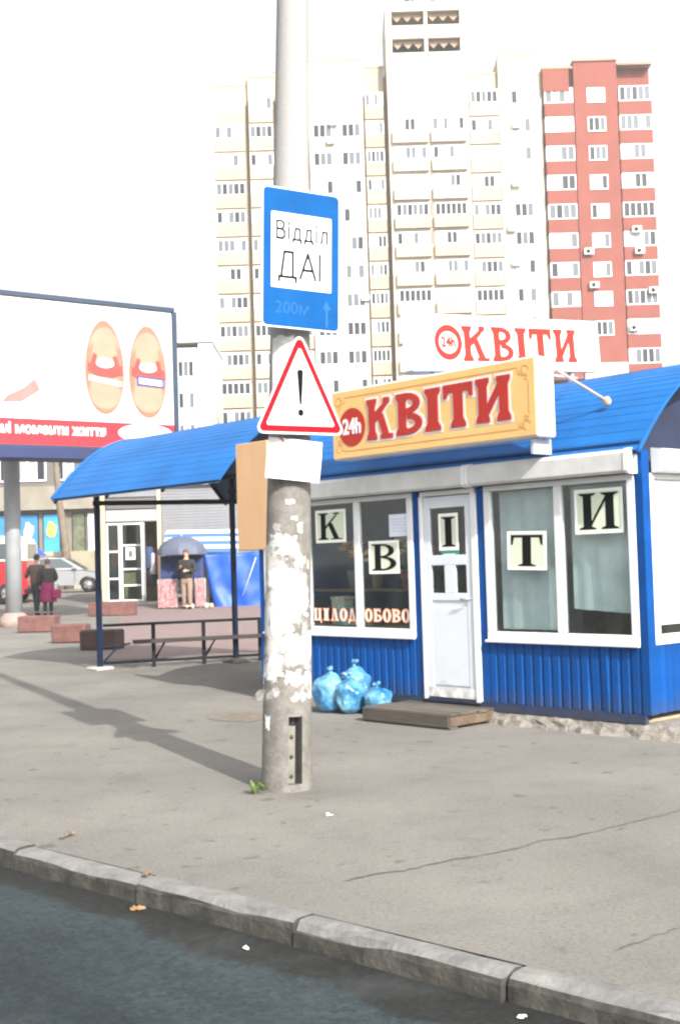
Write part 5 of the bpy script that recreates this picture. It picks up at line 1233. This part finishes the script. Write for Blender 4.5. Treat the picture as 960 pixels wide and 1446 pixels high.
for y in (-.82, .82): MB().box(2.02, 2.075, y-.06, y+.06, .85, 1.25).build('tail_light', mat('lamp_red', (.4,.02,.02)), van)
ft = empty('blue_tent', (-12.05, 47.5, gz(47.5))); tag(ft, 'small blue tent top behind the red minibus', 'tent')
MB().add([(-.6,-.6,1.6),(.6,-.6,1.6),(.6,.6,1.6),(-.6,.6,1.6),(0,0,2.35)], [(0,1,4),(1,2,4),(2,3,4),(3,0,4)]).build('tent_roof', M_TARP, ft)
for x in (-.57, .57):
    for y in (-.57, .57): MB().tube([(x,y,0),(x,y,1.62)], .02, 6).build('tent_pole', M_STRUT, ft)

# ------------------------------------------------------------------ buildings
M_CREAM = mat('cream_panel', (.36,.30,.225), .85, .18, .22, .3, 3); M_CREAML = mat('cream_panel_light', (.44,.395,.32), .85, .16, .2, .3, 3); M_PARA = mat('parapet_buff', (.37,.285,.20), .85, .08, .2)
M_BRK = mat('red_brick', (.185,.045,.030), .85, .12, .4); M_FRW = mat('white_window_frame', (.74,.75,.76), .5); M_SEAM = mat('brown_seam', (.27,.19,.125), .85, .2, .3)
M_PN = [mat('pane_dark', (.02,.024,.03), .2, spec=.25), mat('pane_grey', (.09,.105,.12), .2, spec=.3), mat('pane_curtain', (.24,.25,.26), .4), mat('pane_white', (.46,.47,.47), .35)]
WCACHE = {}
def win_mesh(w, hgt, n, pal, seed):
    key = (round(w, 2), round(hgt, 2), n, tuple(pal), seed)
    if key in WCACHE: return WCACHE[key]
    t = .09; f = MB()
    f.box(-w/2, w/2, -.06, .05, 0, t); f.box(-w/2, w/2, -.06, .05, hgt-t, hgt); pw = (w-t)/n
    for i in range(n+1): f.box(-w/2+i*pw, -w/2+i*pw+t, -.058, .05, t, hgt-t)
    fm = f.mesh('window', M_FRW); rng = random.Random(seed); p = MB()
    for i in range(n): p.box(-w/2+i*pw+t, -w/2+(i+1)*pw, .0, .02, t, hgt-t, rng.choices(range(4), pal)[0])
    pm = p.mesh('panes', M_PN); WCACHE[key] = (fm, pm); return fm, pm
def win(parent, x, y, z, w, hgt, n, pal, seed):
    fm, pm = win_mesh(w, hgt, n, pal, seed % 7); o = put('window', fm, parent, (x, y, z)); put('panes', pm, o); return o
TY = 120.0; TG = .4
tw = empty('apartment_tower', (10, TY, TG)); tag(tw, 'tall cream panel apartment tower with a projecting stair block', 'building')
X = lambda x: x-10
def wallbox(name, m_, parent, x0, x1, y0, y1, z0, z1): return box(name, m_, parent, X(x0), X(x1), y0, y1, z0, z1)
FH = 2.80; ZB = [18.44+FH*k-TG for k in range(-6, 12)]        # window centre heights
bays = [(-11.3,-8.1,'bal'), (-7.85,-5.3,'bal'), (-5.3,-1.9,'bal2'), (-1.9,3.5,'plain'), (3.5,5.55,'bal'), (13.75,16.8,'bal'), (16.8,21.0,'plain')]
top = {0: 48.2, 1: 49.0, 2: 49.6, 3: 50.2, 4: 49.6, 5: 48.6, 6: 50.2}
pal_d, pal_m, pal_l = (7,5,2,.6), (4,5,4,2), (2,4,5,3)
for bi, (x0, x1, kind) in enumerate(bays):
    y0 = {'bal': 0.0, 'bal2': .4, 'plain': -.5}[kind]
    wallbox('wall', M_CREAM if kind != 'plain' else M_CREAML, tw, x0, x1, y0, 12-.13*bi, 0, top[bi])
    w = x1-x0
    for k, zc in enumerate(ZB):
        if zc+1.2 > top[bi]-1 or zc < 8: continue
        if kind != 'plain':
            box('balcony', M_PARA if bi in (0, 4) else M_CREAM, tw, X(x0+.12), X(x1-.12), y0-.9, y0-.01, zc-1.85, zc-.62)
            win(tw, X((x0+x1)/2), y0-.85, zc-.61, w-.3, 1.24, 5 if w > 2.8 else 4, pal_d if zc < 36 else (2,3,4,3), k*3+bi)
            box('slab', M_CREAML, tw, X(x0+.1), X(x1-.1), y0-.95, y0-.01, zc+.64, zc+.78)
            box('end_screen', M_CREAM, tw, X(x0+.12), X(x0+.18), y0-.8, y0-.01, zc-.61, zc+.63); box('end_screen', M_CREAM, tw, X(x1-.18), X(x1-.12), y0-.8, y0-.01, zc-.61, zc+.63)
        else:
            for xx in ((x0+1.3, x1-1.3) if w > 5 else ((x0+x1)/2,)): win(tw, X(xx), y0-.03, zc-.7, 1.9, 1.4, 3, pal_m if zc > 34 else pal_d, k+bi)
    wallbox('parapet_cap', M_CREAM, tw, x0-.05, x1+.05, y0-.06, y0+.3, top[bi]+.003, top[bi]+.16)
for (x0, x1) in ((-8.1, -7.85), (5.55, 5.85)): wallbox('drain_recess', mat('recess_tan', (.30,.23,.165), .85, .2, .3), tw, x0, x1, .35, 11, 0, 48.8)
# stair block standing proud and higher
S0, S1 = 5.85, 13.7; y0 = -1.6
wallbox('stair_wall', M_CREAML, tw, S0, S1, y0, 11.5, 0, 47.4)
wallbox('stair_pier', M_CREAML, tw, S0, S0+.6, y0, 6, 47.4, 55.2); wallbox('stair_pier', M_CREAML, tw, S1-.6, S1, y0, 6, 47.4, 55.2); wallbox('stair_pier', M_CREAML, tw, 9.6, 9.95, y0, 6, 47.4, 55.2)
wallbox('machine_room_back', M_NAVY, tw, S0+.6, S1-.6, 2.4, 5.9, 47.4, 55.1)
for z0, z1 in ((47.4,50.35), (51.75,53.05), (54.45,55.4)): wallbox('loggia_band', M_CREAML, tw, S0-.02, S1+.02, y0-.05, y0+.35, z0, z1)
wallbox('loggia_floor', M_CREAML, tw, S0+.6, S1-.6, y0+.36, 2.3, 50.2, 50.34); wallbox('roof', M_CREAML, tw, S0+.6, S1-.6, y0+.36, 2.3, 54.8, 55.2)
for z in (50.37, 53.07):                                # little dark arches hanging in the loggias
    for xa, xb in ((S0+.65, 9.55), (10.0, S1-.65)):
        n = 3; w = (xb-xa)/n
        for i in range(n): MB().prism([(X(xa+i*w), z+1.38), (X(xa+i*w), z+1.1), (X(xa+(i+.5)*w), z+.55), (X(xa+(i+1)*w), z+1.1), (X(xa+(i+1)*w), z+1.38)], 'y', y0+.5, y0+.56).build('arch_screen', M_SEAM, tw)
for k, zc in enumerate(ZB):
    if zc > 46 or zc < 8: continue
    for xa, xb in ((S0+.35, 9.65), (9.95, S1-.35)):
        p_ = pal_d if 32.5 < zc < 36 or 26 < zc < 28 and xa < 9 else pal_l
        win(tw, X((xa+xb)/2), y0-.04, zc-.62, xb-xa-.25, 1.25, 6, p_, k*2+(xa > 9))
        box('balcony', M_CREAML if zc > 36 else M_CREAM, tw, X(xa), X(xb), y0-.45, y0-.01, zc-1.85, zc-.66)
    if 31 < zc < 37: wallbox('brick_infill', M_SEAM, tw, 9.62, 9.98, y0-.06, y0-.01, zc-.6, zc+.6)
for x in (8.4, 11.0): MB().tube([(X(x-.35),1,55.2),(X(x+.35),1,61)], .22, 8).build('antenna_leg', mat('antenna_blue', (.03,.09,.22), .5), tw); MB().tube([(X(x+.35),1,55.2),(X(x+.35),1,61)], .09, 8).build('antenna_leg', MATS['antenna_blue'], tw)
# red brick neighbour
rt = empty('brick_tower', (26.3, TY-1, TG)); tag(rt, 'red brick apartment tower joined to the cream one', 'building')
RX = lambda x: x-26.3
def rb_(name, m_, x0, x1, y0, y1, z0, z1): return box(name, m_, rt, RX(x0), RX(x1), y0, y1, z0, z1)
rb_('wall', M_BRK, 21.05, 24.1, 1.0, 12, 17.5, 46.9); rb_('wall', M_BRK, 24.1, 28.3, 0.0, 12.1, 19.5, 49.2); rb_('wall', M_BRK, 28.3, 31.7, 1.0, 12.2, 17.5, 48.7)
rb_('roof_band', M_BRK, 21.05, 23.6, -.1, .9, 46.3, 48.5); rb_('base_wall', M_CREAML, 21.05, 24.1, .4, 12.3, 0, 17.45); rb_('base_wall', M_CREAML, 24.1, 28.3, -.3, 12.4, 0, 19.45); rb_('base_wall', M_CREAML, 28.3, 31.7, .5, 12.5, 0, 17.45)
for x0, x1, z in ((21.0,24.0,48.5), (24.05,28.35,49.2), (28.35,31.75,48.7)): rb_('parapet_cap', M_SEAM, x0, x1, -.15, 1.2, z+.003, z+.2)
ZR = [23.27-TG+2.87*k for k in range(-1, 9)]
M_AC = mat('white_unit', (.72,.72,.71), .5)
rng = random.Random(8)
for k, zc in enumerate(ZR):
    for bx0, bx1 in ((21.15, 24.0), (28.4, 31.6)):
        if zc > 46.5: continue
        rb_('balcony', M_BRK, bx0, bx1, -.1, .99, zc-2.05, zc-.70)
        win(rt, RX((bx0+bx1)/2), .0, zc-.69, bx1-bx0-.1, 1.5, 5 if bx0 > 25 else 4, pal_d if (bx0 > 25 and k % 3 != 1) else pal_l, k*5+int(bx0))
        rb_('end_screen', M_FRW, bx0+.02, bx0+.08, .06, .99, zc-.69, zc+.80); rb_('end_screen', M_FRW, bx1-.08, bx1-.02, .06, .99, zc-.69, zc+.80)
        rb_('slab', M_BRK, bx0, bx1, -.08, .99, zc+.815, zc+.825)
    if zc > 20: win(rt, RX(26.2), -.03, zc-.75, 1.75, 1.45, 3, pal_m, k+3)
for x, z in ((24.9,31.0), (25.3,27.7), (29.6,33.0), (31.0,27.0), (29.0,23.4), (29.8,30.9)):
    y_ = -.45 if 24.1 < x < 28.3 else -.55
    o = MB().box(RX(x)-.45, RX(x)+.45, y_, y_+.40, z-.95, z-.35, 0, .03).build('air_conditioner', M_AC, rt); MB().lathe([(.22,-.02),(.22,0)], 14, (RX(x)-.1, y_, z-.65), 'y').build('fan_grille', M_DARK, o)
for x, z in ((-6.4,45.6),(3.1,26.6),(-6.3,30),(18.4,43.2),(8.9,42.1),(18.2,37.4),(17.6,33.0),(17.9,29.6),(.5,44.0),(.2,42.2)):
    o = MB().box(X(x)-.4, X(x)+.4, -2.1 if 5.8 < x < 13.8 else -.95, -1.7 if 5.8 < x < 13.8 else -.52, z-.3, z+.25, 0, .03).build('air_conditioner', M_AC, tw)
# pale far block between the billboard and the tower
fb = empty('far_apartment_block', (-15, 110, .46)); tag(fb, 'pale green grey apartment block showing between the billboard and the cream tower', 'building')
M_LB = mat('block_pale', (.56,.57,.53), .85, .06, .3); M_LBG = mat('block_green', (.42,.48,.45), .85, .06, .3)
box('wall', M_LB, fb, -16, 2.75, 0, 12, 0, 20.5); box('wall', M_LBG, fb, 2.75, 4.0, -.3, 11.9, 0, 20.9); box('cornice', M_LB, fb, -16.1, 4.1, -.5, 12.2, 20.93, 21.1)
for i in range(7):
    for fl in range(6): win(fb, 1.6-i*2.4, -.04, 3.6+fl*2.85, 1.5, 1.5, 3, pal_d, i+fl*2)
# brown grey building with shops, under the billboard
lb = empty('shop_building', (-25, 74, .46)); tag(lb, 'brownish building with blue shop posters seen under the billboard', 'building')
LX0, LX1 = -20.0, 12.2
box('wall', mat('block_brown', (.11,.10,.088), .85, .2, .3), lb, LX0, LX1, 0, 12, 6.0, 10.2); box('ground_floor', mat('block_beige', (.15,.13,.10), .85, .25, .5), lb, LX0, LX1-.01, -.05, 11.8, 0, 4.5)
box('cornice', M_CONC, lb, LX0-.2, LX1+.2, -.35, 12.2, 10.22, 10.5); box('balcony_band', mat('band_beige', (.20,.18,.145), .85, .2, 1), lb, LX0, LX1-.02, -.7, 11.7, 4.55, 5.95)
for i in range(13):
    x = LX1-1.2-i*2.2; win(lb, x, -.04, 6.3, 1.7, 1.6, 3, pal_d, i); win(lb, x, -.04, 8.4, 1.7, 1.5, 3, pal_d, i+3)
shop = [(3.2,5.0,'blue'), (5.8,6.95,'blue'), (7.2,8.25,'blue2'), (8.95,9.75,'dark'), (9.85,10.45,'white'), (.6,3.0,'dark'), (10.7,11.9,'dark')]
for j, (a, b_, kd) in enumerate(shop):
    m_ = {'blue': mat('poster_blue', (.02,.17,.42), .5, .15, 1.2), 'blue2': mat('poster_blue_light', (.03,.24,.48), .5, .2, 1.2), 'dark': mat('shop_dark', (.06,.065,.05), .3, .5, 2, col2=(.16,.18,.10)), 'white': M_WHITE}[kd]
    o = box('shop_window', M_DARK, lb, a, b_, -.12, -.055, 1.95, 4.35); box('poster', m_, o, a+.06, b_-.06, -.16, -.125, 2.02, 4.28)
    if kd.startswith('blue'):
        pts = [((a+b_)/2+.30*math.cos(i*.5236)*(1+.2*math.sin(i*2.1)), 3.35+.50*math.sin(i*.5236)*(1+.15*math.cos(i*1.7))) for i in range(12)]
        MB().prism(pts, 'y', -.20, -.165).build('poster_print', mat('poster_yellow', (.52,.34,.08), .5, .2, 1.5) if j == 2 else mat('poster_pink', (.5,.36,.30), .5), o)
lw = box('low_wall', mat('low_wall_beige', (.27,.24,.17), .9, .2, 1), None, -18.5, -10.0, 60.3, 60.6, .46, 2.3); tag(lw, 'low beige wall behind the silver hatchback', 'wall')

# ------------------------------------------------------------------ bare trees
def tree(name, P, hgt, r0, seed, label, depth=5, spread=.55, tf=.34):
    rng = random.Random(seed); e = empty(name, P); tr = MB(); cr = MB()
    def grow_(p, d, l, r, lev):
        q = p; pts = [p]; rr = [r]
        for i in range(3):
            d = (d+Vector((rng.uniform(-.12, .12), rng.uniform(-.12, .12), rng.uniform(-.02, .10)))).normalized(); q = q+d*l/3; pts.append(q); rr.append(r*(1-.14*(i+1)))
        (tr if lev == 0 else cr).tube(pts, rr, 7 if lev < 2 else 4, 0, lev == 0)
        if lev >= depth: return
        for k in range(3 if lev < 2 else 2+(rng.random() < .5)):
            nd = (d+Vector((rng.uniform(-1, 1), rng.uniform(-1, 1), rng.uniform(-.1, .7)))*spread).normalized()
            grow_(pts[rng.choice((2, 3))] if lev else pts[3], nd, l*rng.uniform(.58, .82), rr[-1]*rng.uniform(.5, .72), lev+1)
    grow_(Vector((0,0,-.05)), Vector((0,0,1)), hgt*tf, r0, 0)
    M_BARK = mat('bark', (.13,.105,.08), .9, .3, 4); tr.build('trunk', M_BARK, e); cr.build('crown', M_BARK, e); return tag(e, label, 'tree', 'bare trees')
tree('bare_tree', (-13.0, 59, .46), 11, .25, 1, tf=.55, label='bare tree with a thick mossy trunk in front of the blue shop posters')
tree('bare_tree', (2.3, 105, .46), 22, .40, 5, 'bare tree in front of the cream tower just above the yellow sign', 5)
tree('bare_tree', (5.6, 103, .46), 21, .40, 6, 'bare tree by the foot of the cream tower near the white roof sign', 5)
tree('bare_tree', (-9.4, 100, .46), 17, .36, 8, 'bare tree at the lower corner of the cream tower above the shelter roof', 5)

# ------------------------------------------------------------------ haze: pale city air round the whole place
hz_m = bpy.data.materials.new('city_haze'); hz_m.use_nodes = True; nt = hz_m.node_tree; nt.nodes.clear()
ho = nt.nodes.new('ShaderNodeOutputMaterial'); pvv = nt.nodes.new('ShaderNodeVolumePrincipled')
pvv.inputs['Color'].default_value = (.97, .97, .98, 1); pvv.inputs['Density'].default_value = 0.0009; pvv.inputs['Anisotropy'].default_value = 0.0
nt.links.new(pvv.outputs[0], ho.inputs['Volume'])
hz_o = MB().box(-1100, 1100, -1100, 1100, -1.3, 64).build('haze', hz_m); hz_o['kind'] = 'stuff'
